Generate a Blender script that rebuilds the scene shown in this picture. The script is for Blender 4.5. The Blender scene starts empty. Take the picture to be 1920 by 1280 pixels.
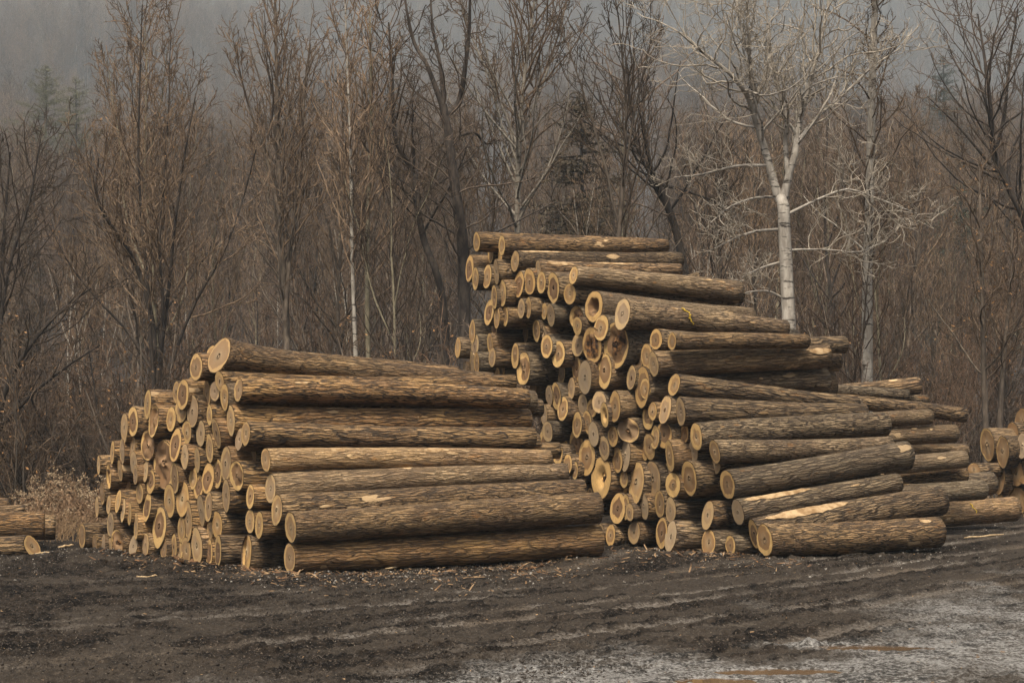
import bpy, math, random
import numpy as np
from mathutils import Vector, Matrix

scene = bpy.context.scene
R = math.radians
# ------------------------------------------------------------------ camera
F, CX, CY, HOR = 4500.0, 960.0, 640.0, 840.0        # focal length and horizon in pixels of the 1920 px photograph
CAMH = 1.7
PITCH = math.atan((HOR - CY) / F)
cam_d = bpy.data.cameras.new('camera')
cam_d.sensor_width = 36.0
cam_d.lens = F / 1920 * 36.0
cam_d.clip_start, cam_d.clip_end = 0.1, 6000
cam = bpy.data.objects.new('camera', cam_d)
scene.collection.objects.link(cam)
cam.location = (0, 0, CAMH)
cam.rotation_euler = (math.pi / 2 + PITCH, 0, 0)
scene.camera = cam
# ------------------------------------------------------------------ light
SUN_EL, SUN_AZ = R(60), R(196)                       # azimuth clockwise from +Y: behind the camera, a little to the left
to_sun = Vector((math.sin(SUN_AZ) * math.cos(SUN_EL), math.cos(SUN_AZ) * math.cos(SUN_EL), math.sin(SUN_EL)))
world = bpy.data.worlds.new('World'); scene.world = world; world.use_nodes = True
wn = world.node_tree
bg = wn.nodes['Background']
sky = wn.nodes.new('ShaderNodeTexSky'); sky.sky_type = 'NISHITA'; sky.sun_disc = False
sky.sun_elevation, sky.sun_rotation = SUN_EL, SUN_AZ
sky.dust_density, sky.air_density = 4.0, 1.0
hs = wn.nodes.new('ShaderNodeHueSaturation'); hs.inputs['Saturation'].default_value = 0.12
wn.links.new(sky.outputs[0], hs.inputs['Color']); 
# overcast: the cloud layer is brightest overhead; horizon dimmed much further to deepen the shade between logs
geo = wn.nodes.new('ShaderNodeTexCoord'); sep = wn.nodes.new('ShaderNodeSeparateXYZ'); wn.links.new(geo.outputs['Generated'], sep.inputs[0])
mr = wn.nodes.new('ShaderNodeMapRange'); mr.inputs[1].default_value = 0.0; mr.inputs[2].default_value = 1.0
mr.inputs[3].default_value = 0.13; mr.inputs[4].default_value = 1.85; wn.links.new(sep.outputs['Z'], mr.inputs[0])
vmul = wn.nodes.new('ShaderNodeVectorMath'); vmul.operation = 'SCALE'
wn.links.new(hs.outputs[0], vmul.inputs[0]); wn.links.new(mr.outputs[0], vmul.inputs['Scale'])
wn.links.new(vmul.outputs[0], bg.inputs['Color'])
bg.inputs['Strength'].default_value = 0.082
sun_d = bpy.data.lights.new('sun', 'SUN'); sun_d.energy = 1.95; sun_d.angle = R(12); sun_d.color = (1.0, 0.87, 0.66)
sun = bpy.data.objects.new('sun', sun_d); scene.collection.objects.link(sun)
sun.location = (0, 0, 60); sun.rotation_euler = to_sun.to_track_quat('Z', 'Y').to_euler()
vs = scene.view_settings
vs.view_transform = 'Standard'; vs.look = 'None'; vs.gamma = 1.0; vs.use_curve_mapping = False; vs.exposure = 1.18
scene.cycles.use_denoising = True; scene.cycles.denoiser = 'OPENIMAGEDENOISE'; scene.cycles.denoising_input_passes = 'RGB_ALBEDO_NORMAL'; scene.cycles.denoising_prefilter = 'NONE'
scene.cycles.use_adaptive_sampling = False
scene.cycles.max_bounces = 6; scene.cycles.diffuse_bounces = 2; scene.cycles.volume_bounces = 0
scene.cycles.transparent_max_bounces = 4

# ------------------------------------------------------------------ helpers
rng = np.random.default_rng(7)
COL = scene.collection

def smooth(a, b, v):
    t = np.clip((v - a) / (b - a), 0, 1)
    return t * t * (3 - 2 * t)

def _hash(ix, iy, s):
    h = (ix.astype(np.int64) * 374761393 + iy.astype(np.int64) * 668265263 + s * 974711) & 0xffffffff
    h = ((h ^ (h >> 13)) * 1274126177) & 0xffffffff
    return ((h ^ (h >> 16)) & 0xffff) / 65535.0

def vnoise(x, y, s=0, px=None):
    x = np.asarray(x, float); y = np.asarray(y, float)
    ix, iy = np.floor(x), np.floor(y)
    fx, fy = x - ix, y - iy
    fx = fx * fx * fx * (fx * (fx * 6 - 15) + 10); fy = fy * fy * fy * (fy * (fy * 6 - 15) + 10)
    ix = ix.astype(np.int64); iy = iy.astype(np.int64)
    i1 = ix + 1
    if px: ix = ix % px; i1 = i1 % px
    a, b = _hash(ix, iy, s), _hash(i1, iy, s)
    c, d = _hash(ix, iy + 1, s), _hash(i1, iy + 1, s)
    return (a * (1 - fx) + b * fx) * (1 - fy) + (c * (1 - fx) + d * fx) * fy

def fbm(x, y, s=0, o=3):
    v, a, t = 0, 1.0, 0
    for k in range(o):
        v = v + a * vnoise(x * 2 ** k + 17.3 * k, y * 2 ** k - 9.1 * k, s + k); t += a; a *= .5
    return v / t

def mesh_np(name, V, Q, mats, uv=None, mi=None, sm=True):
    """V (n,3), Q (m,4) quads or (m,3) triangles -> mesh"""
    me = bpy.data.meshes.new(name)
    V = np.asarray(V, np.float32); Q = np.asarray(Q, np.int32)
    k = Q.shape[1]
    me.vertices.add(len(V)); me.vertices.foreach_set('co', V.ravel())
    me.loops.add(Q.size); me.loops.foreach_set('vertex_index', Q.ravel())
    me.polygons.add(len(Q))
    me.polygons.foreach_set('loop_start', np.arange(0, Q.size, k, dtype=np.int32))
    me.polygons.foreach_set('loop_total', np.full(len(Q), k, dtype=np.int32))
    if sm: me.polygons.foreach_set('use_smooth', np.ones(len(Q), dtype=bool))
    if mi is not None: me.polygons.foreach_set('material_index', np.asarray(mi, np.int32))
    for m in (mats if isinstance(mats, (list, tuple)) else [mats]): me.materials.append(m)
    if uv is not None:
        l = me.uv_layers.new(name='UVMap')
        l.data.foreach_set('uv', np.asarray(uv, np.float32)[Q.ravel()].ravel())
    me.update(calc_edges=True)
    return me

def put(name, me, parent=None, loc=None):
    o = bpy.data.objects.new(name, me); COL.objects.link(o)
    if parent is not None: o.parent = parent
    if loc is not None: o.location = loc
    return o

def thing(name, label, cat, loc=(0, 0, 0), group=None):
    o = bpy.data.objects.new(name, None); COL.objects.link(o)
    o.empty_display_size = .2; o.location = loc
    return tag(o, label, cat, group)

def tag(o, label=None, cat=None, group=None, kind=None):
    if label: o['label'] = label
    if cat: o['category'] = cat
    if group: o['group'] = group
    if kind: o['kind'] = kind
    return o

class Tubes:
    """collects tapered tubes (and loose leaf quads) and turns them into one mesh"""
    def __init__(s): s.V, s.Q, s.M, s.n = [], [], [], 0
    def add(s, P, r, sides=3, mat=0):
        P = np.asarray(P, float); n = len(P)
        r = np.asarray(r, float) * np.ones(n)
        T = np.gradient(P, axis=0); T /= np.linalg.norm(T, axis=1)[:, None] + 1e-9
        ref = np.array([.31, .87, .38]) if abs(T[0, 2]) > .6 else np.array([.1, .2, 1.])
        A = np.cross(T, ref); A /= np.linalg.norm(A, axis=1)[:, None] + 1e-9
        B = np.cross(T, A)
        a = np.arange(sides) * 2 * np.pi / sides
        ring = (A[:, None] * np.cos(a)[None, :, None] + B[:, None] * np.sin(a)[None, :, None]) * r[:, None, None] + P[:, None]
        i = np.arange(n - 1)[:, None] * sides; j = np.arange(sides)[None]; j2 = (j + 1) % sides
        q = np.stack([i + j, i + j2, i + sides + j2, i + sides + j], -1).reshape(-1, 4) + s.n
        s.V.append(ring.reshape(-1, 3)); s.Q.append(q); s.M.append(np.full(len(q), mat)); s.n += n * sides
    def quads(s, C, size, mat=1, rg=rng, flat=1.0):
        C = np.asarray(C, float); n = len(C)
        if not n: return
        u = rg.normal(size=(n, 3)); u /= np.linalg.norm(u, axis=1)[:, None]
        w = np.cross(u, rg.normal(size=(n, 3))); w /= np.linalg.norm(w, axis=1)[:, None]
        sz = (size * rg.uniform(.6, 1.3, n))[:, None]
        u *= sz; w *= sz * .5 * flat
        v = np.stack([C - u, C + w, C + u, C - w], 1).reshape(-1, 3)
        s.V.append(v); s.Q.append(np.arange(4 * n).reshape(-1, 4) + s.n); s.M.append(np.full(n, mat)); s.n += 4 * n
    def mesh(s, name, mats):
        return mesh_np(name, np.concatenate(s.V), np.concatenate(s.Q), mats, mi=np.concatenate(s.M))

# camera rays through photograph pixels: used to turn measured pixels into real 3D points
_c, _s = math.cos(PITCH), math.sin(PITCH)
def ray(px, py):
    x, u = (px - CX) / F, (CY - py) / F
    return np.array([x, _c - u * _s, _s + u * _c])
ORG = np.array([0, 0, CAMH])
def at(px, py, depth):
    r = ray(px, py); return ORG + r * (depth / r[1])

def zt(x, y):
    """lie of the land: level yard, a slight rise to the trees, then the hill"""
    y = np.asarray(y, float)
    u = np.maximum(0, y - 78)
    z = .019 * np.maximum(0, y - 33) + .075 * u + .0000805 * u * u
    return z + .16 * np.exp(-(((x - 1.1) / 1.6) ** 2 + ((y - 35.2) / 1.3) ** 2))

def hillz(x, y):
    x = np.asarray(x, float); y = np.asarray(y, float)
    return zt(x, y) + smooth(110, 300, y) * 14 * (fbm(x * .012, y * .012, 3) - .5) + smooth(350, 800, y) * 75 * (fbm(x * .0055 + 3, y * .0042, 8, 2) - .5)

# ------------------------------------------------------------------ materials
class NT:
    def __init__(s, name):
        s.m = bpy.data.materials.new(name); s.m.use_nodes = True
        s.t = s.m.node_tree; s.b = s.t.nodes['Principled BSDF']; s.b.inputs['Specular IOR Level'].default_value = .25
    def set(s, sock, v):
        if v is None: return
        if hasattr(v, 'is_output'): s.t.links.new(v, sock)
        elif isinstance(v, (tuple, list)) and sock.type == 'RGBA' and len(v) == 3: sock.default_value = (*v, 1)
        else: sock.default_value = v
    def n(s, kind, out=0, props=None, **inp):
        nd = s.t.nodes.new('ShaderNode' + kind)
        for k, v in (props or {}).items(): setattr(nd, k, v)
        for k, v in inp.items():
            key = int(k[1:]) if k[0] == 'i' and k[1:].isdigit() else k.replace('_', ' ')
            s.set(nd.inputs[key], v)
        return nd.outputs[out]
    def math(s, op, a, b=None, c=None, clamp=False):
        return s.n('Math', props={'operation': op, 'use_clamp': clamp}, i0=a, i1=b, i2=c)
    def vm(s, op, a, b=None, out=0, scale=None):
        nd = s.t.nodes.new('ShaderNodeVectorMath'); nd.operation = op
        s.set(nd.inputs[0], a); s.set(nd.inputs[1], b)
        if scale is not None: s.set(nd.inputs['Scale'], scale)
        return nd.outputs[out]
    def mix(s, f, a, b, mode='MIX'):
        nd = s.t.nodes.new('ShaderNodeMix'); nd.data_type = 'RGBA'; nd.blend_type = mode
        s.set(nd.inputs[0], f); s.set(nd.inputs[6], a); s.set(nd.inputs[7], b)
        return nd.outputs[2]
    def ss(s, v, a, b):
        return s.n('MapRange', props={'interpolation_type': 'SMOOTHSTEP'}, i0=v, i1=a, i2=b)
    def noise(s, vec, scale, detail=2, rough=.5, out=0):
        return s.n('TexNoise', out, Vector=vec, Scale=scale, Detail=detail, Roughness=rough)
    def attr(s, name, kind='OBJECT'):
        return s.n('Attribute', 2, props={'attribute_type': kind, 'attribute_name': name})
    def obj(s): return s.n('TexCoord', 3)
    def rand(s): return s.n('ObjectInfo', 5)
    def bump(s, h, strength, dist):
        s.set(s.b.inputs['Normal'], s.n('Bump', Strength=strength, Distance=dist, Height=h))
    def out(s, col, rough=.85):
        s.set(s.b.inputs['Base Color'], col); s.set(s.b.inputs['Roughness'], rough); return s.m

def mat_bark():
    t = NT('furrowed_bark')
    co = t.vm('ADD', t.obj(), t.vm('SCALE', (37., 17., 53.), scale=t.rand()))
    wob = t.vm('SCALE', t.vm('SUBTRACT', t.noise(co, 3.0, 2, out=1), (.5, .5, .5)), scale=.07)
    c2 = t.vm('ADD', co, wob)
    rn2 = t.math('FRACT', t.math('MULTIPLY', t.rand(), 7.31))
    c3 = t.vm('SCALE', c2, scale=t.math('MULTIPLY_ADD', rn2, .75, .65))
    p = t.vm('MULTIPLY', c3, (1, 1, .075))
    edge = t.n('TexVoronoi', 0, props={'feature': 'DISTANCE_TO_EDGE'}, Vector=p, Scale=27.0, Randomness=1.0)
    n1 = t.noise(t.vm('MULTIPLY', c3, (1, 1, .09)), 40, 1.5, .5)
    ridge = t.math('MULTIPLY', t.math('ABSOLUTE', t.math('SUBTRACT', n1, .5)), 5.0, clamp=True)
    plate = t.math('MULTIPLY', t.ss(edge, .01, .16), t.math('MULTIPLY_ADD', t.ss(ridge, .02, .30), .6, .4))
    plate = t.mix(t.attr('smooth_bark'), plate, (1, 1, 1))
    plate = t.math('MULTIPLY', plate, 1.0)   # 0 in the furrows
    fine = t.noise(t.vm('MULTIPLY', c2, (1, 1, .3)), 60, 3, .6)
    big = t.noise(t.vm('MULTIPLY', co, (1, 1, .5)), 2.2, 3, .6)
    warm = t.attr('warm')
    top = t.mix(warm, (.265, .196, .120), (.480, .270, .098))
    low = t.mix(warm, (.150, .104, .062), (.280, .146, .056))
    c = t.mix(t.ss(big, .38, .66), low, top)
    c = t.mix(t.math('MULTIPLY', t.ss(fine, .35, .7), .55), c, t.mix(.5, c, (.36, .30, .22)))
    flake = t.ss(t.noise(t.vm('MULTIPLY', c2, (1, 1, .45)), 4.1, 3, .65), .64, .70)
    c = t.mix(t.math('MULTIPLY', flake, .65), c, (.36, .17, .055))
    pale = t.ss(t.noise(t.vm('MULTIPLY', t.vm('ADD', c2, (9, 4, 2)), (1, 1, .40)), 2.7, 3, .6), .69, .715)
    c = t.mix(t.math('MULTIPLY', pale, .7), c, (.48, .33, .18))
    fur = t.math('MULTIPLY', plate, t.math('ADD', .70, t.math('MULTIPLY', fine, .5)), clamp=True)
    fur = t.math('MAXIMUM', fur, t.math('MULTIPLY', pale, .9))
    c = t.mix(fur, (.038, .026, .017), c)
    c = t.n('HueSaturation', i1=1.0, i2=t.math('ADD', .70, t.math('MULTIPLY', t.attr('tone'), .6)), i4=c)
    hgt = t.math('ADD', t.math('MULTIPLY', fur, 1.0), t.math('MULTIPLY', fine, .35))
    t.bump(hgt, 1.0, .032)
    return t.out(c, .9)

def mat_cut():
    t = NT('sawn_end_grain')
    uv = t.n('UVMap', 0)
    rnd = t.rand()
    off = t.vm('SCALE', (31., 57., 13.), scale=rnd)
    q = t.vm('ADD', uv, off)
    wv = t.vm('SCALE', t.vm('SUBTRACT', t.noise(q, 1.3, 2, out=1), (.5, .5, .5)), scale=.60)
    p = t.vm('MULTIPLY', t.vm('ADD', t.vm('ADD', uv, wv), t.vm('SCALE', t.vm('SUBTRACT', t.noise(off, 1.0, 0, out=1), (.5, .5, .5)), scale=.55)), (1, 1, 0))
    r = t.vm('LENGTH', p, out=1)
    r0 = t.vm('LENGTH', t.vm('MULTIPLY', uv, (1, 1, 0)), out=1)
    hb, dark, grey, rot = t.attr('heart_size'), t.attr('heart_dark'), t.attr('weathered'), t.attr('rotten')
    sap = t.mix(rnd, (.58, .368, .142), (.50, .295, .106))
    heart = t.mix(dark, (.42, .240, .096), (.095, .045, .022))
    core = t.mix(dark, (.46, .33, .18), (.19, .10, .05))
    inner = t.mix(t.ss(r, 0.0, t.math('MULTIPLY', hb, .9)), core, heart)
    inh = t.ss(r, t.math('ADD', hb, .035), t.math('SUBTRACT', hb, .035))
    c = t.mix(inh, sap, inner)
    line = t.math('SUBTRACT', 1.0, t.math('MULTIPLY', t.math('ABSOLUTE', t.math('SUBTRACT', r, hb)), 22), clamp=True)
    c = t.mix(t.math('MULTIPLY', line, t.math('ADD', .05, t.math('MULTIPLY', dark, .45))), c, (.16, .08, .035))
    ring = t.math('SINE', t.math('ADD', t.math('MULTIPLY', r, 62), t.math('MULTIPLY', t.noise(q, 6, 1), 5)))
    c = t.mix(t.math('MULTIPLY', t.math('ADD', t.math('MULTIPLY', ring, .5), .5), t.math('MULTIPLY', t.ss(r0, .04, .35), .15)), c, (.20, .115, .055))
    ang = t.math('MULTIPLY', rnd, 6.28)
    sx = t.n('SeparateXYZ', 0, i0=t.n('VectorRotate', 0, props={'rotation_type': 'Z_AXIS'}, Vector=uv, Angle=ang))
    saw = t.noise(t.n('CombineXYZ', i0=t.math('MULTIPLY', sx, 26), i1=rnd), 1.0, 2)
    c = t.mix(t.math('MULTIPLY', t.ss(saw, .5, .75), .28), c, (.17, .11, .065))
    st = t.noise(t.vm('MULTIPLY', q, (1.0, .55, 1)), 2.4, 4, .65)
    c = t.mix(t.math('MULTIPLY', t.ss(st, .44, .70), t.math('ADD', .38, t.math('MULTIPLY', grey, .3))), c, (.17, .115, .068))
    gc = t.mix(st, (.20, .152, .104), (.43, .325, .215))
    c = t.mix(t.math('MULTIPLY', grey, .8), c, gc)
    rr = t.math('ADD', r, t.math('MULTIPLY', t.noise(q, 5, 3), .5))
    rt = t.math('MULTIPLY', t.ss(rr, t.math('ADD', t.math('MULTIPLY', rot, .62), .36), t.math('ADD', t.math('MULTIPLY', rot, .62), .18)), t.ss(rot, 0, .15))
    rotc = t.mix(t.ss(t.noise(q, 4.5, 4, .7), .4, .68), (.022, .012, .008), (.25, .115, .035))
    c = t.mix(rt, c, rotc)
    ck = t.noise(t.vm('MULTIPLY', t.n('CombineXYZ', i0=t.n('Math', props={'operation': 'ARCTAN2'}, i0=t.n('SeparateXYZ', 1, i0=p), i1=t.n('SeparateXYZ', 0, i0=p)), i1=rnd), (2.6, 9, 1)), 2.6, 2)
    crack = t.math('MULTIPLY', t.math('MULTIPLY', t.ss(ck, .66, .70), t.ss(r, .85, .35)), t.ss(t.math('FRACT', t.math('MULTIPLY', rnd, 91.7)), .55, .62))
    c = t.mix(t.math('MULTIPLY', crack, .7), c, (.05, .028, .015))
    c = t.mix(t.ss(r0, .955, .985), c, (.07, .042, .024))
    c = t.n('HueSaturation', i1=1.0, i2=t.math('ADD', .78, t.math('MULTIPLY', t.attr('tone'), .4)), i4=c)
    t.bump(t.math('ADD', t.math('MULTIPLY', saw, .7), t.math('MULTIPLY', st, .6)), .5, .012)
    return t.out(c, .82)

def mat_trunk(name, a, b, dark=None, lo=.50, var=.95):
    t = NT(name)
    co = t.vm('ADD', t.obj(), t.vm('SCALE', (11., 7., 5.), scale=t.rand()))
    n = t.noise(t.vm('MULTIPLY', co, (1, 1, .35)), 9, 4, .6)
    c = t.mix(t.ss(n, .35, .68), a, b)
    if dark:
        band = t.noise(t.vm('MULTIPLY', co, (1.2, 1.2, 6.5)), 1.9, 3, .65)
        c = t.mix(t.ss(band, .555, .64), c, dark)
    c = t.n('HueSaturation', i1=1.0, i2=t.math('ADD', lo, t.math('MULTIPLY', t.rand(), var)), i4=c)
    t.bump(n, .6, .02)
    return t.out(c, .9)

def mat_plain(name, a, b, scale=6, rough=.85, world_space=False):
    t = NT(name)
    n = t.noise(t.obj(), scale, 4, .6)
    return t.out(t.mix(t.ss(n, .35, .66), a, b), rough)

BARK, CUT = mat_bark(), mat_cut()
TR_BROWN = mat_trunk('brown_tree_bark', (.060, .045, .034), (.135, .105, .078))
TR_DARK = mat_trunk('dark_tree_bark', (.022, .017, .014), (.060, .046, .036))
TR_OLIVE = mat_trunk('olive_tree_bark', (.10, .085, .055), (.20, .17, .115))
TR_WHITE = mat_trunk('white_tree_bark', (.26, .226, .188), (.44, .392, .332), (.05, .04, .033), lo=.9, var=.1)
TR_PALE = mat_trunk('pale_grey_tree_bark', (.23, .20, .165), (.40, .36, .305), (.07, .055, .045), lo=.85, var=.25)
TR_GREY = mat_trunk('grey_tree_bark', (.15, .128, .102), (.27, .238, .195), (.06, .05, .04), lo=.9, var=.2)
TW_BROWN = mat_trunk('brown_twigs', (.070, .046, .030), (.215, .146, .092), lo=.25, var=1.1)
TW_DARK = mat_trunk('dark_twigs', (.070, .050, .036), (.150, .108, .078))
TW_RED = mat_trunk('red_brown_twigs', (.064, .039, .025), (.176, .108, .066), lo=.25, var=1.1)
TW_WHITE = mat_trunk('pale_twigs', (.23, .192, .150), (.43, .370, .295), lo=.9, var=.1)
LEAF = mat_plain('dry_leaves', (.17, .085, .035), (.30, .165, .070), 30)
NEEDLE = mat_plain('evergreen_needles', (.020, .030, .022), (.050, .060, .036), 8)
NEEDLE_B = mat_plain('brown_evergreen_needles', (.040, .032, .021), (.095, .072, .045), 8)
NEEDLE_P = mat_plain('pale_pine_needles', (.085, .082, .045), (.150, .140, .075), 8)
CHIP = mat_plain('wood_chips', (.11, .058, .026), (.31, .205, .115), 9)
STICK = mat_plain('peeled_wood', (.34, .23, .12), (.52, .38, .22), 12)
STONE = mat_plain('gravel', (.09, .076, .062), (.27, .245, .215), 4)
CLOD = mat_plain('mud_clods', (.012, .009, .007), (.040, .031, .024), 9)
GRASS = mat_plain('dry_grass', (.16, .095, .045), (.33, .22, .12), 5)
FLUFF = mat_plain('seed_heads', (.22, .155, .095), (.38, .285, .18), 20)
STEM = mat_plain('dry_stems', (.12, .070, .038), (.22, .135, .075), 20)

# ------------------------------------------------------------------ ground, hill, puddles
PUDDLES = [(1610, 1211, 95), (1455, 1256, 105), (1345, 1274, 70)]
PUD = []
for px, py, hw in PUDDLES:
    r = ray(px, py); k = -CAMH / r[2]
    P = ORG + r * k
    PUD.append((P[0], P[1], hw * P[1] / F, .24))

def build_ground():
    rows = np.concatenate([np.exp(np.linspace(math.log(9.0), math.log(36), 900)), np.exp(np.linspace(math.log(36.1), math.log(82), 160))])
    ncol = 900
    c = np.linspace(-1, 1, ncol)
    Y = np.repeat(rows[:, None], ncol, 1); X = c[None] * (.235 * Y + 1.6)
    # tyre lanes run off to the right
    wx = X + .35 * (fbm(X * .25, Y * .25, 5) - .5); wy = Y
    ux, uy = .53, .85
    bend = .018 * np.clip(X - 2, -9, 3) ** 2
    w = wx * uy - (wy - 24.5) * ux * .98 + bend * 1.2          # distance across the lanes
    lane = np.zeros_like(X); rim = np.zeros_like(X)
    for w0, wd, dp in ((-2.5, .12, .05), (-1.75, .15, .07), (-.35, .13, .06), (4.6, .12, .05), (.35, .16, .08), (1.9, .13, .06), (2.6, .16, .06), (3.9, .15, .05), (-4.1, .14, .05), (-4.8, .13, .04), (-6.6, .14, .04)):
        d = np.abs(w - w0 - .40 * (fbm(X * .3 + w0, Y * .3, int(w0 * 10) % 50 + 60) - .5) - .12 * (fbm(X * 2, Y * 2, 61) - .5))
        k = np.exp(-(d / wd) ** 4) * smooth(.34, .54, fbm(X * .5 + w0 * 3, Y * .3, int(w0 * 7) % 40 + 20)); lane = np.maximum(lane, k * (dp / .07))
        rim += np.exp(-((d - wd * 1.3) / (.07)) ** 2) * dp * .55 * smooth(.3, .6, fbm(X * 1.7 + w0, Y * 1.7, 70))
    tread = smooth(-3.5, 0, X + (Y - 20) * .12)
    lane *= .35 + .65 * tread; rim *= .4 + .6 * tread
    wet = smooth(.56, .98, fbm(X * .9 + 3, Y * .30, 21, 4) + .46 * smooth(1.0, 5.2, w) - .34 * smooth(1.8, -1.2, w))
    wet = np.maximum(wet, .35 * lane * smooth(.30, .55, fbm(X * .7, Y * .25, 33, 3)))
    far = smooth(38, 46, Y)
    along = wx * ux + wy * uy
    streak = fbm(w * 5.5, along * .30, 51, 4) * tread + (1 - tread) * fbm(X * 1.6 + Y * .2, Y * 1.1, 52, 4)
    streak = smooth(.47 - .10 * tread, .64 - .06 * tread, streak)
    clod = fbm(X * 5, Y * 3.0, 2, 3); clod = np.maximum(0, clod - .42) * 2.2
    fine = fbm(X * 16, Y * 9, 9, 3)
    chur = 1 - .78 * np.clip(np.maximum(lane, wet), 0, 1)
    z = zt(X, Y) + .03 * (fbm(X * .35, Y * .35, 4) - .5) - .014 * lane + rim * .16
    z -= .004 * streak * tread
    z += chur * (.050 * clod + .055 * (fine - .5)) * (1 - .5 * far) + .010 * (fbm(X * 30, Y * 18, 14, 2) - .5)
    # tread prints on the left, curved bars
    for (tx, ty, rad, a0, a1) in ((-2.0, 15.2, 3.0, .3, 1.6), (1.9, 14.0, 3.4, 1.2, 2.5), (-.6, 17.2, 2.2, .6, 2.2)):
        rr = np.hypot(X - tx, (Y - ty)); an = np.arctan2(Y - ty, X - tx)
        m = np.exp(-((rr - rad) / .20) ** 4) * smooth(a0, a0 + .15, an) * smooth(a1, a1 - .15, an)
        z += m * (.022 * np.sin(an * rad * 34 + (rr - rad) * 9) - .02)
    for (a, b, rx, ry) in PUD:
        e = np.hypot((X - a) / rx, (Y - b) / ry)
        k = smooth(1.5, .7, e + .35 * (fbm(X * 4, Y * 3, 77) - .5))
        z = z * (1 - k) + k * (-.035)
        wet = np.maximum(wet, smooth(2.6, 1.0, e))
    i = np.arange(len(rows) - 1)[:, None] * ncol + np.arange(ncol - 1)[None]
    Q = np.stack([i, i + 1, i + ncol + 1, i + ncol], -1).reshape(-1, 4)
    t = NT('mud')
    co = t.obj()
    w_ = t.attr('wet', 'GEOMETRY'); l_ = t.attr('lane', 'GEOMETRY')
    n1 = t.noise(t.vm('MULTIPLY', co, (1, .55, 1)), 9, 5, .72); n2 = t.noise(t.vm('MULTIPLY', co, (1, .6, 1)), 34, 3, .65); n3 = t.noise(co, .8, 3)
    n4 = t.noise(t.vm('MULTIPLY', co, (.6, .25, 1)), 2.6, 4, .65)
    dry = t.mix(t.ss(t.math('ADD', n1, t.math('MULTIPLY', n4, .5)), .64, .88), (.0038, .0029, .0022), (.024, .0178, .0130))
    dry = t.mix(t.math('MULTIPLY', t.ss(n2, .57, .67), .85), dry, (.110, .086, .066))
    painted_sheen = t.mix(t.ss(n2, .30, .72), (.078, .067, .056), (.275, .257, .233))  # pale colour painted in for the sky's sheen and glints on wet mud
    packed = t.mix(t.ss(n2, .36, .66), (.050, .0375, .0270), (.135, .107, .081))
    sk = t.attr('streak', 'GEOMETRY')
    dry = t.mix(t.math('MULTIPLY', sk, t.math('MULTIPLY_ADD', n2, .9, .1), clamp=True), dry, (.056, .0445, .0345))
    c = t.mix(t.math('MULTIPLY', l_, t.math('ADD', .35, t.math('MULTIPLY', n3, .9)), clamp=True), dry, packed)
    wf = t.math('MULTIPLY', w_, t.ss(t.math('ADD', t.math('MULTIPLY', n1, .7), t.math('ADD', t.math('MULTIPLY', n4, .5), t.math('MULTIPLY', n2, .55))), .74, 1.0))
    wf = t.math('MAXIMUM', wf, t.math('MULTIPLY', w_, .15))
    c = t.mix(wf, c, painted_sheen)
    t.bump(t.math('ADD', n1, t.math('MULTIPLY', n2, .6)), 1.0, .065)
    t.set(t.b.inputs['Specular IOR Level'], t.math('MULTIPLY_ADD', wf, .60, .06))
    m = t.out(c, t.math('SUBTRACT', .86, t.math('MULTIPLY', wf, .58)))
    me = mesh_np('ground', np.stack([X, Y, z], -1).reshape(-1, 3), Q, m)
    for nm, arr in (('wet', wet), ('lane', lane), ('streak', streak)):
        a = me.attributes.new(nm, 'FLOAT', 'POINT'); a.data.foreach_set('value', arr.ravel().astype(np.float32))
    tag(put('ground', me), kind='structure')
    # the wider land and the hill, a little below the yard sheet where both lie
    ys = np.concatenate([np.linspace(-30, 80, 23), np.linspace(90, 1780, 130)]); xs = np.linspace(-600, 600, 101)
    Xh, Yh = np.meshgrid(xs, ys)
    Zh = hillz(Xh, Yh) - .12 * (Yh < 85) * 1.0
    i = np.arange(len(ys) - 1)[:, None] * len(xs) + np.arange(len(xs) - 1)[None]
    Q = np.stack([i, i + 1, i + len(xs) + 1, i + len(xs)], -1).reshape(-1, 4)
    hm = mat_plain('leaf_litter', (.014, .0105, .008), (.034, .025, .019), .35, .95)
    tag(put('hill', mesh_np('hill', np.stack([Xh, Yh, Zh], -1).reshape(-1, 3), Q, hm)), kind='structure')
    t = NT('muddy_water'); t.b.inputs['Specular IOR Level'].default_value = .5
    wm = t.out(t.mix(t.noise(t.obj(), 3, 2), (.085, .050, .025), (.12, .072, .038)), .06)
    for (a, b, rx, ry) in PUD:
        n = 40; an = np.arange(n) * 2 * np.pi / n
        V = np.stack([a + 1.5 * rx * np.cos(an), b + 1.5 * ry * np.sin(an), np.full(n, -.014)], -1)
        V = np.concatenate([V, [[a, b, -.014]]])
        Q = np.stack([np.arange(n), (np.arange(n) + 1) % n, np.full(n, n)], -1)
        tag(put('puddle', mesh_np('puddle', V, Q, wm, sm=False)), kind='structure')
    return X, Y, z
GX, GY, GZ = build_ground()

def ground_pt(px, py):
    """first meeting of a pixel's ray with the lie of the land"""
    r = ray(px, py); k = 8.0
    while k < 70 and (ORG + r * k)[2] > zt((r * k)[0], (r * k)[1]): k += .05
    return ORG + r * k

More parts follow.
